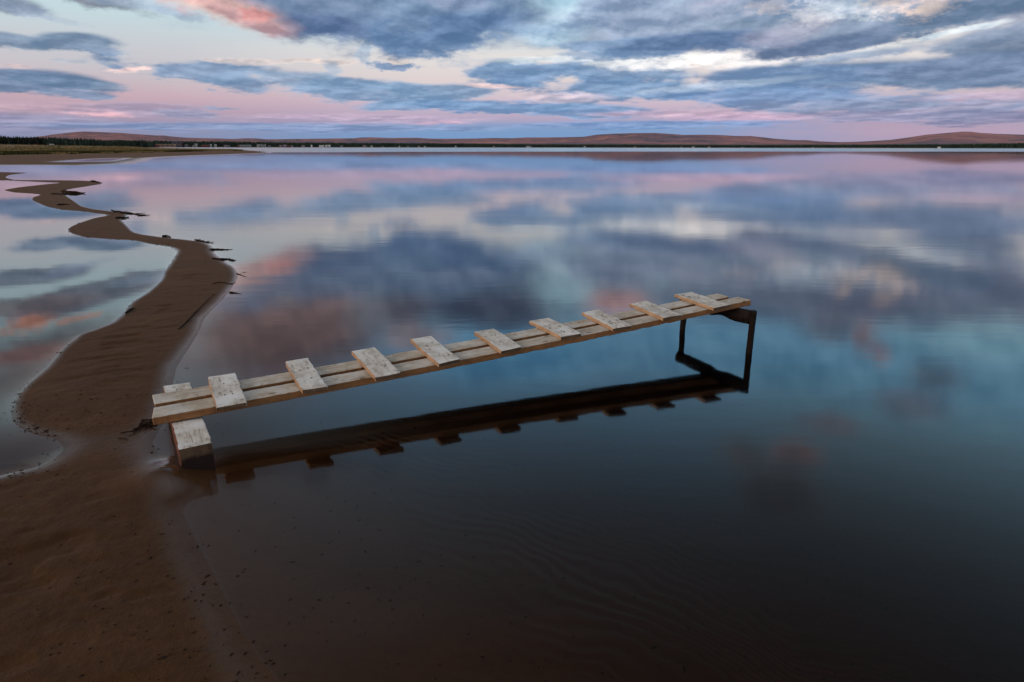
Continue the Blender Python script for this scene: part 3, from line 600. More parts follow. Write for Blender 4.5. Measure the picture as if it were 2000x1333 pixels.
# ------------------------------------------------------------------ water: the lake and the still lagoon behind the sandbar
def water_mat(name, rough, ripple, far_ruffle):
    m, nt = material(name)
    pos = nt.new('ShaderNodeNewGeometry').outputs['Position']
    px, py, pz = nt.new('ShaderNodeSeparateXYZ', {0: pos}).outputs
    n = nt.noise(nt.mapping(pos, scale=(.9, 2.6, 1)), 2.2, 3, .5)
    n2 = nt.noise(nt.mapping(pos, rot=(0, 0, .5), scale=(6, 14, 1)), 2.0, 2, .5)
    hgt = nt.math('ADD', n, nt.math('MULTIPLY', n2, .12))
    if far_ruffle:      # faint cat's-paws
        n3 = nt.noise(nt.mapping(pos, scale=(.22, 1.5, 1)), 1.0, 3, .6)
        paw = nt.range(nt.noise(nt.mapping(pos, loc=(4, 2, 0), scale=(.10, .16, 1)), 1.0, 3, .5), .46, .66)
        hgt = nt.math('ADD', hgt, nt.math('MULTIPLY', nt.math('MULTIPLY', n3, paw), 4.0))
    bmp = nt.new('ShaderNodeBump', {'Height': hgt, 'Strength': ripple, 'Distance': .02})
    rg = rough
    if far_ruffle:
        dist = nt.new('ShaderNodeVectorMath', {0: pos}, operation='LENGTH').outputs['Value']
        streak = nt.noise(nt.mapping(pos, scale=(.0035, .012, 1)), 1.0, 4, .6)
        line = nt.math('ADD', dist, nt.math('MULTIPLY', nt.math('SUBTRACT', streak, .5), 120))
        side = nt.math('MULTIPLY', px, -.55)
        ruf = nt.range(nt.math('ADD', line, side), 215, 275)
        calm = nt.range(dist, 6, 60, rough, rough * .3)
        rg = nt.math('ADD', calm, nt.math('MULTIPLY', ruf, .25))
        patch = nt.range(nt.noise(nt.mapping(pos, scale=(.12, .5, 1)), 1.0, 4, .6), .5, .7)
        rg = nt.math('ADD', rg, nt.math('MULTIPLY', patch, .02))
    cosv = nt.math('ABSOLUTE', nt.new('ShaderNodeVectorMath', {0: bmp.outputs[0], 1: nt.new('ShaderNodeNewGeometry').outputs['Incoming']}, operation='DOT_PRODUCT').outputs['Value'])
    fr = nt.math('MULTIPLY_ADD', nt.math('POWER', nt.math('SUBTRACT', 1., cosv, clamp=True), 5.), .98, .02)
    f = nt.math('DIVIDE', nt.math('MULTIPLY', fr, 1.3), nt.math('ADD', 1., nt.math('MULTIPLY', fr, .45)))
    if far_ruffle:      # wavelets tilt towards the viewer: less mirror, more body
        f = nt.math('MULTIPLY', f, nt.math('SUBTRACT', 1., nt.math('MULTIPLY', ruf, .12)))
    gl = nt.new('ShaderNodeBsdfGlossy', {'Color': (.97, .98, 1.0, 1), 'Roughness': rg, 'Normal': bmp.outputs[0]})
    tr = nt.new('ShaderNodeBsdfTransparent', {'Color': (.97, .96, .95, 1)})
    mx = nt.new('ShaderNodeMixShader', {0: f, 1: tr.outputs[0], 2: gl.outputs[0]})
    ab = nt.new('ShaderNodeVolumeAbsorption', {'Color': (.50, .36, .22, 1), 'Density': 12.0})
    nt.new('ShaderNodeOutputMaterial', {'Surface': mx.outputs[0], 'Volume': ab.outputs[0]})
    return m

mid = []
for p in LK[::3]:
    q = LG[np.argmin(((LG - p)**2).sum(1))]
    mid.append((p + q) / 2)
mid = np.array(mid)[1:-1]
near_end, far_end = mid[0], mid[-1]
BIG = 9000
lake_poly = [tuple(p) for p in mid] + [(far_end[0] - 60, far_end[1] + 4), (-BIG, far_end[1] + 4), (-BIG, BIG), (BIG, BIG), (BIG, -BIG), (near_end[0], -BIG)]
lag_poly = [tuple(p) for p in mid[::-1]] + [(near_end[0], -BIG), (-BIG, -BIG), (-BIG, far_end[1] + 4), (far_end[0] - 60, far_end[1] + 4)]
def sheet(name, poly, mat):
    bm = bmesh.new()
    f = bm.faces.new([bm.verts.new((x, y, 0)) for x, y in poly])
    f.normal_update()
    if f.normal.z < 0: f.normal_flip()
    top = list(f.verts)
    low = [bm.verts.new((v.co.x, v.co.y, -9)) for v in top]
    bm.faces.new(low[::-1])
    for k in range(len(top)):
        n_ = (k + 1) % len(top)
        bm.faces.new((top[k], low[k], low[n_], top[n_]))
    bmesh.ops.triangulate(bm, faces=bm.faces[:])
    for ax in (0, 1):       # cut the big sheet into pieces of sensible size, small ones near the jetty
        for q in (-2400, -700, -200, -60, -20, -8, -3, -1, 1, 3, 5, 8, 14, 24, 60, 200, 700, 2400):
            nrm = (1, 0, 0) if ax == 0 else (0, 1, 0)
            bmesh.ops.bisect_plane(bm, geom=bm.verts[:] + bm.edges[:] + bm.faces[:], plane_co=(q, q, 0), plane_no=nrm, dist=1e-6)
    bmesh.ops.triangulate(bm, faces=[f for f in bm.faces if len(f.verts) > 4])
    me = bpy.data.meshes.new(name); bm.to_mesh(me); bm.free(); me.materials.append(mat)
    o = bpy.data.objects.new(name, me); COL.objects.link(o)
    return tag(o, kind='structure')
sheet('lake_water', lake_poly, water_mat('lake_water', .058, .024, True))
sheet('lagoon_water', lag_poly, water_mat('lagoon_water', .025, .012, False))

# ------------------------------------------------------------------ hills
def build_hills():
    az = np.arange(-50, 50.01, .06)
    t = np.linspace(0, 1.45, 46)
    AZ, TT = np.meshgrid(az, t)
    rz = 8200 * np.tan(np.radians(np.interp(AZ, [a for a, _ in RIDGE], [e for _, e in RIDGE]))) + EYE
    rz = np.maximum(rz, 8)
    D = 3600 + 4600 * TT
    prof = np.where(TT <= 1, sstep(-.15, 1.0, TT) ** 1.35, 1 - .5 * sstep(1, 1.5, TT))
    n = fbm(AZ * .9 + 40, TT * 4.0, 71, 5) - .5
    Z = rz * prof * (1 + n * .7 * np.clip(1 - np.abs(TT - 1) * 1.0, 0, 1) * (TT < .97) * .6) + n * 18 * (TT < .95) * (TT > .05)
    lim = EYE + (D) * np.tan(np.radians(np.interp(AZ, [a for a, _ in RIDGE], [e for _, e in RIDGE]) - .015))
    Z = np.where(TT < .97, np.minimum(Z, np.maximum(lim, 3)), Z)
    X, Y = D * np.sin(np.radians(AZ)), D * np.cos(np.radians(AZ))
    m, nt = material('heath_hill')
    pos = nt.new('ShaderNodeNewGeometry').outputs['Position']
    zz = nt.new('ShaderNodeSeparateXYZ', {0: pos}).outputs[2]
    a = nt.noise(nt.mapping(pos, scale=(.0011, .0009, .006)), 1.0, 6, .6)
    b = nt.noise(nt.mapping(pos, scale=(.004, .003, .02)), 1.0, 5, .62)
    c = nt.ramp(a, [(.32, (.11, .10, .15)), (.45, (.19, .12, .15)), (.55, (.31, .15, .155)), (.68, (.40, .205, .19))])
    c = nt.mix(nt.range(b, .5, .68), c, (.10, .09, .11))
    c = nt.mix(nt.range(b, .40, .30), c, (.36, .21, .19))
    low = nt.range(nt.math('ADD', zz, nt.math('MULTIPLY', nt.math('SUBTRACT', b, .5), 40)), 30, 12)
    c = nt.mix(low, c, (.035, .055, .045))
    p = nt.new('ShaderNodeBsdfPrincipled', {'Base Color': c, 'Roughness': .95, 'Specular IOR Level': .1})
    finish(nt, p.outputs[0])
    return tag(grid_obj('hills', X, Y, Z, m), kind='structure')
build_hills()

# ------------------------------------------------------------------ trees far off
def leaf_mat(name, c1, c2, scale):
    m, nt = material(name)
    pos = nt.new('ShaderNodeNewGeometry').outputs['Position']
    n = nt.noise(pos, scale, 4, .6)
    p = nt.new('ShaderNodeBsdfPrincipled', {'Base Color': nt.mix(nt.range(n, .35, .65), c1, c2), 'Roughness': .9, 'Specular IOR Level': .15})
    finish(nt, p.outputs[0]); return m
bark, _nt = material('dark_bark')
_p = _nt.new('ShaderNodeBsdfPrincipled', {'Base Color': (.03, .022, .016, 1), 'Roughness': .9}); finish(_nt, _p.outputs[0])

def conifer(V, F, x, y, z, h, w, rng, tiers=3, n=6):
    for k in range(tiers):
        b = h * (.06 + .26 * k); t = h * (.55 + .225 * k) if k < tiers - 1 else h
        rad = w * (1 - .27 * k) * rng.uniform(.8, 1.15)
        i0 = len(V); ph = rng.uniform(0, 6.28)
        for j in range(n):
            a = ph + j * 2 * math.pi / n; q = rad * rng.uniform(.65, 1.2)
            V.append((x + q * math.cos(a), y + q * math.sin(a), z + b + rng.uniform(-.04, .06) * h))
        V.append((x + rng.uniform(-.05, .05) * w, y, z + t))
        for j in range(n): F.append((i0 + j, i0 + (j + 1) % n, i0 + n))

def wood(name, az0, az1, step, dist, rows, depth, top, hmin, mat, seed, base=None, wfac=.26):
    rng = np.random.default_rng(seed)
    V, F = [], []
    for r_ in range(rows):
        n = int((az1 - az0) / step)
        azs = az0 + (np.arange(n) + rng.uniform(-.4, .4, n)) * step
        D = np.array([dist(a) for a in azs]) + r_ * depth + rng.uniform(0, depth, n)
        xs, ys = D * np.sin(np.radians(azs)), D * np.cos(np.radians(azs))
        zs, _ = height(xs, ys)
        te = np.interp(azs, [a for a, _ in top], [e for _, e in top])
        clump = .80 + .24 * fbm(azs * 2.2, azs * 0 + r_, seed, 3)
        for x, y, z, dd, e, cl in zip(xs, ys, zs, D, te, clump):
            z = max(z, .2) - .2
            h = max((dd * math.tan(R(e)) + EYE - z) * min(1.03, cl * rng.uniform(.86, 1.08)), hmin)
            conifer(V, F, x, y, z, h, h * wfac * rng.uniform(.8, 1.25), rng)
    return tag(mesh_obj(name, V, F, mat), kind='stuff')
pine_dark = leaf_mat('dark_pine', (.004, .006, .005), (.012, .016, .011), .25)
pine_far = leaf_mat('far_pine', (.010, .022, .020), (.024, .040, .030), .02)
wood('far_forest', -29.5, 46, .062, lambda a: float(shore_dist(a)) + 55, 4, 45, FOREST_TOP, 5, pine_far, 5, wfac=.30)
wood('middle_forest', -48, -27.6, .075, lambda a: 820, 4, 40, FOREST_TOP, 5, leaf_mat('mid_pine', (.008, .016, .014), (.020, .034, .026), .05), 6, wfac=.28)
wood('pine_wood', -46, WOOD_TOP[-1][0] - .1, .10, lambda a: 430, 6, 7, WOOD_TOP, 3, pine_dark, 8, wfac=.2)

def pine_tree(azd, dist, h, label):
    x, y = at(azd, dist); z = float(height(np.array([x]), np.array([y]))[0][0])
    t = bpy.data.objects.new('pine_tree', None); COL.objects.link(t); t.location = (x, y, z)
    tag(t, label, 'tree')
    rng = np.random.default_rng(3)
    V, F = [], []
    for k in range(8):
        a0, a1 = k * math.pi / 4, (k + 1) * math.pi / 4
        i = len(V)
        V += [(.16 * math.cos(a0), .16 * math.sin(a0), 0), (.16 * math.cos(a1), .16 * math.sin(a1), 0), (.04 * math.cos(a1), .04 * math.sin(a1), h * .96), (.04 * math.cos(a0), .04 * math.sin(a0), h * .96)]
        F.append((i, i + 1, i + 2, i + 3))
    mesh_obj('trunk', V, F, bark, t)
    V, F = [], []
    for k in range(900):
        u = rng.uniform(.35, 1.0); rr = (1 - u) ** .7 * h * .30 * rng.uniform(.2, 1.1); a = rng.uniform(0, 6.28)
        c = np.array([rr * math.cos(a), rr * math.sin(a), u * h + rng.uniform(-.2, .2)])
        d1, d2 = rng.normal(size=3) * .16, rng.normal(size=3) * .16
        i = len(V); V += [tuple(c + d1), tuple(c - d1 + d2), tuple(c - d2)]; F.append((i, i + 1, i + 2))
    mesh_obj('crown', V, F, leaf_mat('pine_crown', (.010, .018, .012), (.022, .034, .022), .8), t)
pine_tree(-37.35, 426, 10.4, 'single taller pine standing up out of the black wood on the left')

# ------------------------------------------------------------------ grass and reeds on the far sand tongue
def build_grass():
    rng = np.random.default_rng(4)
    n = 26000
    az = rng.uniform(-47, -21.2, n); gd = np.interp(az, GR_AZ, GR_D)
    D = gd + rng.exponential(1, n) * 42 - 6 + (fbm(az * 2.5, az * 0, 9, 3) - .5) * 24
    x, y = D * np.sin(np.radians(az)), D * np.cos(np.radians(az))
    z, c = height(x, y)
    keep = (c > .12) & (z > .03)
    x, y, z, D = x[keep], y[keep], z[keep], D[keep]; edge = (D - gd[keep]) < 16
    V, F, I = [], [], []
    for px, py, pz, e in zip(x, y, z, edge):
        cl = vnoise(np.array([px / 6]), np.array([py / 9]), 14)[0]
        if cl < .30 and not e: continue
        for b in range(4):
            h = rng.uniform(.18, .5) * (.6 + cl * .8); a = rng.uniform(0, 6.28); w = rng.uniform(.05, .13)
            ox, oy = rng.normal(size=2) * .25; lean = rng.normal(size=2) * .18
            i = len(V)
            V += [(px + ox - w * math.cos(a), py + oy - w * math.sin(a), pz - .03), (px + ox + w * math.cos(a), py + oy + w * math.sin(a), pz - .03), (px + ox + lean[0], py + oy + lean[1], pz + h)]
            F.append((i, i + 1, i + 2)); I.append(0 if (e and cl > .35) else (1 if cl < .72 else 2))
    g1 = leaf_mat('green_sedge', (.026, .025, .007), (.058, .052, .015), .3)
    g2 = leaf_mat('dry_grass', (.14, .105, .045), (.23, .17, .08), .2)
    g3 = leaf_mat('olive_grass', (.065, .058, .020), (.12, .10, .04), .2)
    return tag(mesh_obj('shore_grass', V, F, [g1, g2, g3], idx=I), kind='stuff')
build_grass()

# ------------------------------------------------------------------ houses on the far shore
def paint(name, c, rough=.7):
    m, nt = material(name)
    pos = nt.new('ShaderNodeNewGeometry').outputs['Position']
    n = nt.noise(pos, .8, 3, .6)
    p = nt.new('ShaderNodeBsdfPrincipled', {'Base Color': nt.mix(n, tuple(v * .85 for v in c), c), 'Roughness': rough})
    finish(nt, p.outputs[0]); return m
WALLS = {'white': paint('white_wall', (.32, .32, .34)), 'bright': paint('bright_wall', (.52, .53, .55)), 'red': paint('red_wall', (.10, .030, .026)),
         'tan': paint('tan_wall', (.30, .20, .15)), 'blue': paint('dull_blue_wall', (.10, .08, .10)), 'tower': paint('tower_wall', (.075, .026, .026)),
         'grey': paint('grey_wall', (.20, .18, .19)), 'mauve': paint('mauve_wall', (.20, .15, .19))}
ROOFS = {'white': paint('pale_roof', (.28, .28, .31)), 'bright': paint('bright_roof', (.48, .49, .52)), 'red': paint('red_roof', (.14, .045, .036)),
         'tan': paint('tan_roof', (.34, .25, .20)), 'blue': paint('blue_roof', (.022, .034, .075)), 'tower': paint('tower_roof', (.05, .022, .026)),
         'grey': paint('grey_roof', (.13, .12, .13)), 'mauve': paint('mauve_roof', (.17, .13, .18))}
DARK = paint('window_glass', (.03, .03, .035), .2)

def box(V, F, x0, x1, y0, y1, z0, z1):
    i = len(V)
    V += [(x0, y0, z0), (x1, y0, z0), (x1, y1, z0), (x0, y1, z0), (x0, y0, z1), (x1, y0, z1), (x1, y1, z1), (x0, y1, z1)]
    F += [(i, i + 3, i + 2, i + 1), (i + 4, i + 5, i + 6, i + 7), (i, i + 1, i + 5, i + 4), (i + 1, i + 2, i + 6, i + 5), (i + 2, i + 3, i + 7, i + 6), (i + 3, i, i + 4, i + 7)]

def house(azd, eld, wr, hr, kind, label, group):
    if azd < -35.0: dist = 400
    elif azd < -28.4: dist = 690
    else: dist = float(shore_dist(azd)) + 14
    w, h = wr * dist, hr * dist
    x, y = at(azd, dist)
    zb = EYE + dist * math.tan(R(eld)) - h * .5
    zg = float(height(np.array([x]), np.array([y]))[0][0])
    zlow = min(zb, zg - .2)
    root = bpy.data.objects.new({'tower': 'church_tower', 'blue': 'village_hall'}.get(kind, 'house' if w > 5 else 'cabin'), None)
    COL.objects.link(root); root.location = (x, y, zlow); root.rotation_euler = (0, 0, R(-azd))
    tag(root, label, {'tower': 'tower', 'blue': 'hall'}.get(kind, 'house' if w > 5 else 'cabin'), group)
    dz = zb - zlow; dep = min(max(w * .6, 3), 12)
    gable = .35 if kind not in ('tower',) else .22
    if label.startswith('long tan'): gable = .12
    hw = h * (1 - gable)
    V, F = [], []
    box(V, F, -w / 2, w / 2, -dep / 2, dep / 2, 0, dz + hw)
    mesh_obj('wall', V, F, WALLS[kind], root)
    o = .06 * w
    V = [(-w / 2 - o, -dep / 2 - o, dz + hw + .003), (w / 2 + o, -dep / 2 - o, dz + hw + .003), (w / 2 + o, dep / 2 + o, dz + hw + .003), (-w / 2 - o, dep / 2 + o, dz + hw + .003)]
    if kind == 'tower':
        V += [(0, 0, dz + h * 1.12)]; F = [(0, 3, 2, 1), (0, 1, 4), (1, 2, 4), (2, 3, 4), (3, 0, 4)]
    else:
        V += [(-w / 2 - o * .2, 0, dz + h), (w / 2 + o * .2, 0, dz + h)]
        F = [(0, 3, 2, 1), (0, 1, 5, 4), (2, 3, 4, 5), (1, 2, 5), (3, 0, 4)]
    mesh_obj('roof', V, F, ROOFS[kind], root)
    if w > 14:
        nwin = int(min(8, w / 6))
        for k in range(nwin):
            cx = -w / 2 + (k + .5) * w / nwin; V, F = [], []
            box(V, F, cx - w / nwin * .18, cx + w / nwin * .18, -dep / 2 - .06, -dep / 2 + .02, dz + hw * .35, dz + hw * .72)
            mesh_obj('window', V, F, DARK, root)
for hs in HOUSES: house(*hs)

# ------------------------------------------------------------------ wood for the jetty
def wood_mat(name, axis, pale, deep, grey=0., speck=.5, rough=.75, wet_z=None):
    """weathered sawn timber, grain running along the given local axis"""
    m, nt = material(name)
    co = nt.new('ShaderNodeTexCoord').outputs['Object']
    rnd = nt.new('ShaderNodeObjectInfo').outputs['Random']
    off = nt.new('ShaderNodeCombineXYZ', {0: nt.math('MULTIPLY', rnd, 37.), 1: nt.math('MULTIPLY', rnd, 91.), 2: nt.math('MULTIPLY', rnd, 53.)}).outputs[0]
    v = nt.new('ShaderNodeVectorMath', {0: co, 1: off}, operation='ADD').outputs[0]
    st = [1., 1., 1.]; st = tuple(.06 if i == axis else 1. for i in range(3))
    bend = nt.noise(v, 3.5, 2, .5)
    vb = nt.new('ShaderNodeVectorMath', {0: v, 1: nt.new('ShaderNodeCombineXYZ', {0: nt.math('MULTIPLY', bend, .035), 1: nt.math('MULTIPLY', bend, .035), 2: 0.}).outputs[0]}, operation='ADD').outputs[0]
    g1 = nt.noise(nt.mapping(vb, scale=st), 75, 3, .65)
    g2 = nt.noise(nt.mapping(vb, scale=tuple(.14 if i == axis else 1. for i in range(3))), 30, 4, .6)
    bl = nt.noise(v, 9, 5, .65)
    sp = nt.noise(nt.mapping(v, scale=tuple(.45 if i == axis else 1. for i in range(3))), 48, 4, .72)
    c = nt.mix(nt.range(g2, .3, .7), pale, tuple(.62 * a + .38 * b for a, b in zip(pale, deep)))
    c = nt.mix(nt.math('MULTIPLY', nt.range(g1, .52, .70), .75), c, deep)
    c = nt.mix(nt.math('MULTIPLY', nt.range(bl, .46, .62), .75), c, tuple(.45 * a + .55 * b for a, b in zip(pale, deep)))
    c = nt.mix(nt.math('MULTIPLY', nt.range(sp, .555, .65), speck), c, tuple(.35 * b for b in deep))
    if grey: c = nt.mix(nt.math('MULTIPLY', nt.range(nt.noise(v, 5, 4, .6), .42, .62), grey), c, (.66, .67, .68))
    c = nt.mix(nt.math('MULTIPLY', rnd, .28), c, tuple(a * .62 for a in pale))
    # a few knots
    vo = nt.new('ShaderNodeTexVoronoi', {'Vector': nt.mapping(v, scale=tuple(.55 if i == axis else 1. for i in range(3))), 'Scale': 9., 'Randomness': 1.})
    c = nt.mix(nt.math('MULTIPLY', nt.range(vo.outputs['Distance'], .13, .06), .7), c, tuple(.5 * b for b in deep))
    if wet_z is not None:
        pz = nt.new('ShaderNodeSeparateXYZ', {0: nt.new('ShaderNodeNewGeometry').outputs['Position']}).outputs[2]
        wv = nt.range(nt.math('ADD', pz, nt.math('MULTIPLY', nt.math('SUBTRACT', bl, .5), .08)), wet_z + .015, wet_z - .015)
        c = nt.mix(wv, c, (.014, .0035, .0025))
    hgt = nt.math('ADD', nt.math('MULTIPLY', g1, .6), nt.math('MULTIPLY', sp, -.5))
    bmp = nt.new('ShaderNodeBump', {'Height': hgt, 'Strength': .45, 'Distance': .004})
    p = nt.new('ShaderNodeBsdfPrincipled', {'Base Color': c, 'Roughness': rough, 'Normal': bmp.outputs[0], 'Specular IOR Level': .12 if max(pale) < .03 else .3})
    finish(nt, p.outputs[0]); return m

def plank(length, width, thick, axis, seed, nseg=14, rag=.0012, bow=0., wane=None):
    """sawn plank centred on its origin: rounded-rectangle section swept along the axis, slightly uneven"""
    rng = np.random.default_rng(seed)
    b = .0035
    hw, ht = width / 2, thick / 2
    sec = [(-hw + b, -ht), (0, -ht), (hw - b, -ht), (hw, -ht + b), (hw, ht - b), (hw - b, ht), (0, ht), (-hw + b, ht), (-hw, ht - b), (-hw, -ht + b)]
    ns = len(sec); V = []
    ts = [-.5, -.5 + b / length] + list(np.linspace(-.5, .5, nseg + 1)[1:-1]) + [.5 - b / length, .5]
    e0, e1 = rng.uniform(-.007, .007, 2)
    for k, t in enumerate(ts):
        s = .0022 if k in (0, len(ts) - 1) else 0
        dw = rng.normal() * rag
        for (w, h) in sec:
            ww = w - math.copysign(s, w) * (abs(w) > 1e-6) + dw; hh = h - math.copysign(s, h) + rng.normal() * rag * .5
            l = t * length + (w / hw) * (e0 if t < 0 else e1) * (abs(t) > .49) + (rng.normal() * rag if k in (0, len(ts) - 1) else 0)
            hh += bow * (4 * t * t - .33)
            if wane and h < 0 and w < 0:
                q = vnoise(np.array([t * wane[0] + seed]), np.array([0.]), 3)[0] * vnoise(np.array([t * wane[0] * 3.7]), np.array([5.]), 4)[0]
                hh += wane[1] * q * (1 if t > wane[2] else .25)
            V.append((l, ww, hh) if axis == 0 else (-ww, l, hh))
    F, I = [], []
    for k in range(len(ts) - 1):
        for j in range(ns):
            a, c = k * ns + j, k * ns + (j + 1) % ns
            F.append((a, a + ns, c + ns, c)); I.append(0 if j in (4, 5, 6, 7) and j not in (4,) else 1)
    F.append(tuple(range(ns))); I.append(2)
    F.append(tuple((len(ts) - 1) * ns + j for j in reversed(range(ns)))); I.append(2)
    return np.array(V), F, I

def fix_normals(o):
    bm = bmesh.new(); bm.from_mesh(o.data); bmesh.ops.recalc_face_normals(bm, faces=bm.faces[:]); bm.to_mesh(o.data); bm.free()
    return o

JA, JB = Vector((-1.809, 3.133, .188)), Vector((1.834, 5.033, .375))
JL = (JB - JA).length
ju = (JB - JA).normalized(); jv = Vector((0, 0, 1)).cross(ju).normalized(); jn = ju.cross(jv)
jetty = bpy.data.objects.new('jetty', None); COL.objects.link(jetty)
jetty.matrix_world = Matrix.Translation(JA) @ Matrix((ju, jv, jn)).transposed().to_4x4()
tag(jetty, 'narrow jetty of two pale timbers with nine cross boards, from sandbar into lake', 'jetty')
def bendp(p):
    """the jetty sags a little and twists from one end to the other"""
    t = p[..., 0] / JL
    tw = .0706 + (.0086 - .0706) * t
    y, z = p[..., 1], p[..., 2]
    q = np.stack([p[..., 0], y * np.cos(tw) - z * np.sin(tw), y * np.sin(tw) + z * np.cos(tw) - 4 * .0169 * t * (1 - t)], -1)
    return q
def jetty_part(name, V, F, I, mats, centre):
    W = bendp(V); c = bendp(np.array(centre, float))
    o = mesh_obj(name, W - c, F, mats, jetty, I)
    o.location = Vector(c)
    return fix_normals(o)

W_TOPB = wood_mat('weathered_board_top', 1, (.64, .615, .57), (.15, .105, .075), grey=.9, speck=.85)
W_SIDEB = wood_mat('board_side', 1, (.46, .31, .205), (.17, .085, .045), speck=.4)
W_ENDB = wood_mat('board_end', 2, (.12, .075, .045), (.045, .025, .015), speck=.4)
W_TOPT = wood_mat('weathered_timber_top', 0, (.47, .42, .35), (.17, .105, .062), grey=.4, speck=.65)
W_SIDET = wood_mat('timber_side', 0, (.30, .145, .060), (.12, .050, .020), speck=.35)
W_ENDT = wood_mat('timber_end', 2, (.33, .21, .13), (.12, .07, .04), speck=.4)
iron, _nt = material('rusty_nail')
_p = _nt.new('ShaderNodeBsdfPrincipled', {'Base Color': (.022, .014, .011, 1), 'Roughness': .55, 'Metallic': .4}); finish(_nt, _p.outputs[0])

TB = .046
for (x0, x1, v0, v1, sd, wane) in ((0, 4.113, 0, .126, 31, (60, .008, -.02)), (.005, 4.06, .172, .300, 32, (40, .003, .1))):
    V, F, I = plank(x1 - x0, v1 - v0, TB, 0, sd, nseg=220, rag=.0007, wane=wane)
    if v0 > .1:         # the rear timber is a slab that grows deeper towards the lake end
        V[:, 2] = np.where(V[:, 2] < 0, V[:, 2] - TB * .75 * np.clip(V[:, 0] / (x1 - x0) + .5, 0, 1)**.8, V[:, 2])
    c = ((x0 + x1) / 2, (v0 + v1) / 2, -TB / 2)
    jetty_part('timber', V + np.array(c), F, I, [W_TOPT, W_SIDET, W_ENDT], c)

def nail_head(parent, loc, r, rng):
    V = [(0, 0, .0016)]; n = 9
    V += [(r * math.cos(k * 2 * math.pi / n) * rng.uniform(.85, 1.1), r * math.sin(k * 2 * math.pi / n) * rng.uniform(.85, 1.1), .0008) for k in range(n)]
    V += [(v[0] * 1.1, v[1] * 1.1, -.002) for v in V[1:n + 1]]
    F = [(0, 1 + k, 1 + (k + 1) % n) for k in range(n)] + [(1 + k, n + 1 + k, n + 1 + (k + 1) % n, 1 + (k + 1) % n) for k in range(n)]
    o = mesh_obj('nail', V, F, iron, parent); o.location = loc
    return o

BT = .0255
UC = [.242, .525, .799, 1.059, 1.345, 1.647, 1.916, 2.208, 2.510]
UW = [.098, .090, .101, .097, .099, .104, .098, .106, .108]
VR = [(-.055, .238), (-.054, .267), (-.051, .271), (-.041, .2875), (-.032, .2505), (-.011, .267), (-.0415, .2515), (-.040, .249), (-.044, .2585)]
SK = [.006, .012, .012, .003, -.02, .016, -.07, -.075, -.066]
rng = np.random.default_rng(77)
for i in range(9):
    L_, W_ = (VR[i][1] - VR[i][0]) * 1.5, UW[i] * 1.5
    V, F, I = plank(L_, W_, BT * rng.uniform(.95, 1.08), 1, 50 + i, nseg=16, rag=.0019, bow=rng.uniform(-.006, .005))
    s = SK[i]; V = np.stack([V[:, 0] - V[:, 1] * s, V[:, 1] + V[:, 0] * s, V[:, 2]], -1)
    c = (UC[i] * 1.5, (VR[i][0] + VR[i][1]) * .75, BT / 2 + .0015)
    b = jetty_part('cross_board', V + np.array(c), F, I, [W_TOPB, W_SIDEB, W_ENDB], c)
    t = c[0] / JL; tw = .0706 + (.0086 - .0706) * t
    for vv in (.063, .236):
        for k in range(1 + (rng.random() < .3)):
            dy = vv - c[1] + rng.uniform(-.02, .02); dx = rng.uniform(-.045, .045)
            o = nail_head(b, (dx, dy * math.cos(tw), BT / 2 + .0025 + dy * math.sin(tw)), rng.uniform(.0035, .0052), rng)
            o.rotation_euler = (tw, 0, 0)

# the thick squared block under the shore end
J_INV = jetty.matrix_world.inverted()
bd = Vector((-2.075 + 1.563, 3.743 - 2.87, 0)).normalized(); bs = Vector((bd.y, -bd.x, 0))
BLW, BLL = .147, 1.0
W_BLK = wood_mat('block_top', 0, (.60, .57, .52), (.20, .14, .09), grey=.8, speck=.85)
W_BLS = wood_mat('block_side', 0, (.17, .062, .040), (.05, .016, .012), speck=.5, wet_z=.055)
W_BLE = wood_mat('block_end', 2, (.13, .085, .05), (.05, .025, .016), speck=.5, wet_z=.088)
V, F, I = plank(BLL, BLW, .22, 0, 91, nseg=26, rag=.0016)
bc = Vector((-1.563, 2.870, 0)) + bs * BLW / 2 + bd * BLL / 2
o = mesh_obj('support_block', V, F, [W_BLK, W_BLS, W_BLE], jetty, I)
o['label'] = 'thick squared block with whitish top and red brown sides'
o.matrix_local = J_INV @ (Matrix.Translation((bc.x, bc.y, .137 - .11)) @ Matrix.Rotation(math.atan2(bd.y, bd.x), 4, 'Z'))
fix_normals(o)

# the trestle at the lake end: two square posts and a rough log
W_POST = wood_mat('wet_post', 2, (.010, .0055, .004), (.004, .002, .0015), speck=.5, rough=.55)
W_LOG = wood_mat('dark_log', 0, (.015, .010, .009), (.005, .003, .003), speck=.5, rough=.7)
pr, pl = Vector((1.800, 4.862, 0)), Vector((1.455, 5.520, 0))
for p, top, lean in ((pr, .325, .004), (pl, .270, .004)):
    V, F, I = plank(1.0, .035, .037, 1, 60 + int(top * 100), nseg=20, rag=.0012)
    V = np.stack([V[:, 0], V[:, 2], V[:, 1]], -1)
    o = mesh_obj('post', V, F, W_POST, jetty)
    o.matrix_local = J_INV @ (Matrix.Translation((p.x, p.y, top - .5)) @ Matrix.Rotation(math.atan2(ju.y, ju.x) + .15, 4, 'Z') @ Matrix.Rotation(lean * 3, 4, 'Y'))
    fix_normals(o)
ld = (pl - pr); LLn = ld.length; ld.normalize()
V, F = [], []; n = 14; m_ = 26; rng = np.random.default_rng(6)
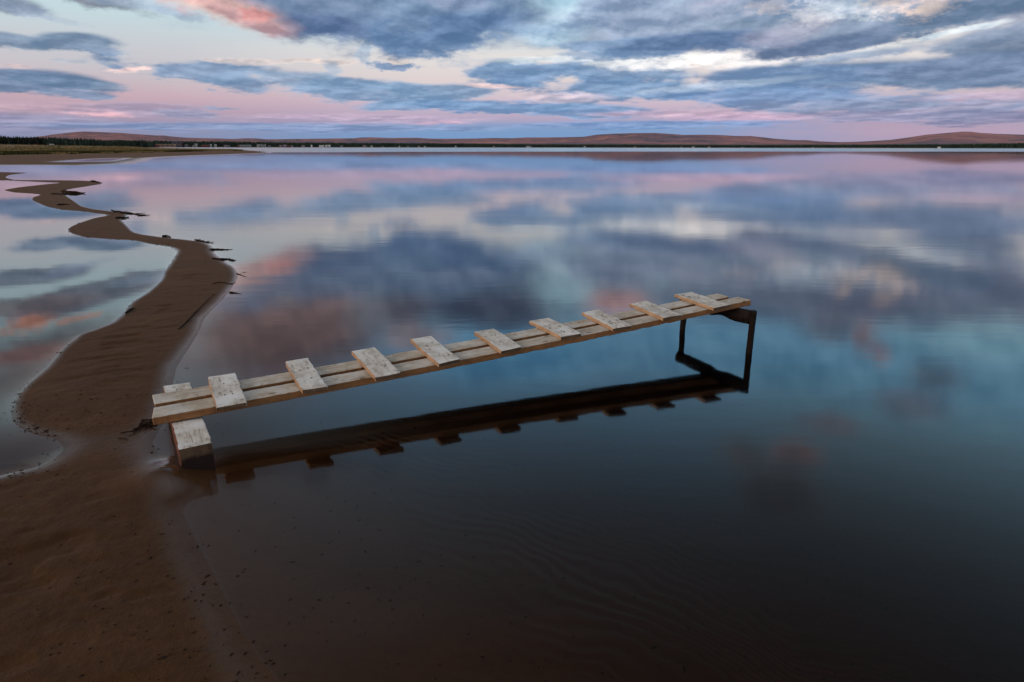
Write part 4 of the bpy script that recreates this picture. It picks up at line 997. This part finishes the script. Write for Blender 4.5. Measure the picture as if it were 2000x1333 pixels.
for k in range(m_ + 1):
    t = k / m_; l = .016 + t * (LLn + .01)
    hh = .058 - .006 * sstep(.0, .75, t) + (.010 if t < .06 else 0) * 0; ww = .047 - .012 * t
    notch = -.018 * float(sstep(.24, .34, t) * sstep(.52, .40, t))
    for j in range(n):
        a = j * 2 * math.pi / n
        q = 1 + rng.normal() * .02
        zz = math.sin(a) * hh * q; zz = min(zz, hh * .86)
        if zz < 0: zz = zz * (1 - notch * 0) + (-notch if zz < -.3 * hh else 0)
        V.append((l, math.cos(a) * ww * q, zz + (.058 - hh) - .040 * t))
for k in range(m_):
    for j in range(n):
        a, c = k * n + j, k * n + (j + 1) % n
        F.append((a, c, c + n, a + n))
F.append(tuple(reversed(range(n)))); F.append(tuple(m_ * n + j for j in range(n)))
o = mesh_obj('cross_log', V, F, W_LOG, jetty, smooth=True)
o.matrix_local = J_INV @ (Matrix.Translation((pr.x, pr.y, .277)) @ Matrix.Rotation(math.atan2(ld.y, ld.x), 4, 'Z'))
fix_normals(o)

# ------------------------------------------------------------------ driftwood and bits on the sand
DRIFT_M, _nt = material('soaked_driftwood')
_pos = _nt.new('ShaderNodeNewGeometry').outputs['Position']
_p = _nt.new('ShaderNodeBsdfPrincipled', {'Base Color': _nt.mix(_nt.noise(_pos, 40, 4, .6), (.007, .005, .004), (.034, .021, .014)), 'Roughness': .9, 'Specular IOR Level': .08})
finish(_nt, _p.outputs[0])

def tube(V, F, P, r0, r1, n=6):
    P = [Vector(p) for p in P]; i0 = len(V)
    for k, p in enumerate(P):
        d = (P[min(k + 1, len(P) - 1)] - P[max(k - 1, 0)]).normalized()
        s = d.cross(Vector((0, 0, 1))); s = s.normalized() if s.length > 1e-4 else Vector((1, 0, 0))
        u = s.cross(d); t_ = k / (len(P) - 1); r = (r0 + (r1 - r0) * t_) * (1 if n == 5 else .25 + .9 * math.sin(math.pi * min(1, .12 + t_ * .86)) ** .7 * random.uniform(.75, 1.2))
        for j in range(n):
            a = j * 2 * math.pi / n; q = random.uniform(.8, 1.2)
            V.append(tuple(p + (s * math.cos(a) + u * math.sin(a)) * r * q))
    for k in range(len(P) - 1):
        for j in range(n):
            a, b = i0 + k * n + j, i0 + k * n + (j + 1) % n
            F.append((a, b, b + n, a + n))
    F.append(tuple(i0 + j for j in reversed(range(n)))); F.append(tuple(i0 + (len(P) - 1) * n + j for j in range(n)))

def drift(kind, pts, r, seed, nb, label):
    random.seed(seed)
    P2 = smooth_line(pts, 5)
    z, _ = height(P2[:, 0], P2[:, 1])
    P = [Vector((x, y, max(zz, -.01) + r * (.6 + random.uniform(-.2, .3)))) for (x, y), zz in zip(P2, z)]
    org = Vector((P[0].x, P[0].y, P[0].z - r))
    V, F = [], []
    if kind == 'seaweed_clump':     # a low heap of limp strands
        mid_ = sum((p - org for p in P), Vector()) / len(P)
        for k in range(46):
            a = random.uniform(0, 6.28); q0 = mid_ + Vector((random.gauss(0, .030), random.gauss(0, .055), random.uniform(-.004, .012) - r))
            dv = Vector((math.cos(a), math.sin(a), 0)) * random.uniform(.02, .05)
            tube(V, F, [q0 - dv, q0 + Vector((random.gauss(0, .008), random.gauss(0, .008), .006)), q0 + dv], .0035, .002, 5)
        nb = 0
    else:
        tube(V, F, [p - org for p in P], r * (.8 if kind == 'driftwood_branch' else 1), r * .45, 7)
    L = sum((b - a).length for a, b in zip(P[:-1], P[1:]))
    for k in range(nb):
        b = random.choice(P[1:]) - org
        a = random.uniform(0, 6.28); ln = min(L * random.uniform(.06, .20), 9 * r)
        if kind == 'seaweed_clump': ln = random.uniform(.012, .035)
        d = Vector((math.cos(a), math.sin(a) * 1.0, random.uniform(-.06, .10)))
        q = [b + d * (ln * t) + Vector((random.gauss(0, .06), random.gauss(0, .06), 0)) * ln for t in (0, .35, .7, 1)]
        q[0] = b
        tube(V, F, q, r * random.uniform(.3, .6), r * .12, 5)
    o = mesh_obj(kind, V, F, DRIFT_M); o.location = org
    tag(o, label, {'driftwood_log': 'log', 'driftwood_branch': 'branch', 'twig': 'twig', 'stick': 'stick', 'seaweed_clump': 'seaweed'}[kind])
for d_ in DRIFT: drift(*d_)

def litter():
    """uncounted scraps of bark, reed and leaf scattered over the sand"""
    rng = np.random.default_rng(12); random.seed(12)
    az = rng.uniform(-41, 41, 9000); D = 1.6 * np.exp(rng.uniform(0, 2.2, 9000))
    x, y = D * np.sin(np.radians(az)), D * np.cos(np.radians(az))
    # a denser tide line along the lagoon edge
    t = rng.uniform(0, len(LG) - 1.01, 1500); i = t.astype(int); f = (t - i)[:, None]
    e = LG[i] * (1 - f) + LG[i + 1] * f + rng.normal(size=(1500, 2)) * .05
    e = e[(np.hypot(e[:, 0], e[:, 1]) < 22) & (np.hypot(e[:, 0], e[:, 1]) > 3)]
    x = np.concatenate([x, e[:, 0]]); y = np.concatenate([y, e[:, 1]])
    z, _ = height(x, y); D = np.hypot(x, y)
    cl = fbm(x * 1.1, y * 1.1, 77, 3)
    V, F = [], []
    for px, py, pz, d, c in zip(x, y, z, D, cl):
        if random.random() > ((c - .40) * (1.6 if d < 3.6 else 4.5) if pz > -.002 else .16 * (d < 6)): continue
        L = random.uniform(.002, .009) * (2.2 if random.random() < .10 else 1) * min(.8 + d * .13, 3.0); w = L * random.uniform(.12, .5); a = random.gauss(.3, .9)
        dx, dy = math.cos(a), math.sin(a); i = len(V); h = random.uniform(.002, .006)
        cx, cy = random.gauss(0, .2) * L, random.gauss(0, .2) * L
        V += [(px - dx * L, py - dy * L, pz + .001), (px - dy * w + cx * .3, py + dx * w + cy * .3, pz + .001), (px + dx * L, py + dy * L, pz + .002), (px + dy * w + cx * .3, py - dx * w + cy * .3, pz + .001), (px + cx * .3, py + cy * .3, pz + h)]
        F += [(i, i + 3, i + 4), (i + 3, i + 2, i + 4), (i + 2, i + 1, i + 4), (i + 1, i, i + 4)]
    return tag(mesh_obj('beach_litter', V, F, DRIFT_M), kind='stuff')
litter()

# ------------------------------------------------------------------ camera
cam = bpy.data.cameras.new('camera'); cam.sensor_width = 36; cam.lens = 1307.35 / 2000 * 36; cam.clip_end = 40000; cam.clip_start = .05
co = bpy.data.objects.new('camera', cam); COL.objects.link(co)
pt, rl = math.atan((666.5 - 287.79) / 1307.35), .0017
fw = Vector((0, math.cos(pt), -math.sin(pt))); rt = Vector((1, 0, 0)); upv = rt.cross(fw)
rt2 = rt * math.cos(rl) + upv * math.sin(rl); up2 = upv * math.cos(rl) - rt * math.sin(rl)
co.matrix_world = Matrix.Translation((0, 0, EYE)) @ Matrix((rt2, up2, -fw)).transposed().to_4x4()
SC.camera = co

SC.view_settings.view_transform = 'Standard'; SC.view_settings.look = 'None'
SC.view_settings.exposure = 0; SC.view_settings.gamma = 1
SC.cycles.max_bounces = 6; SC.cycles.transparent_max_bounces = 8
SC.cycles.use_denoising = True
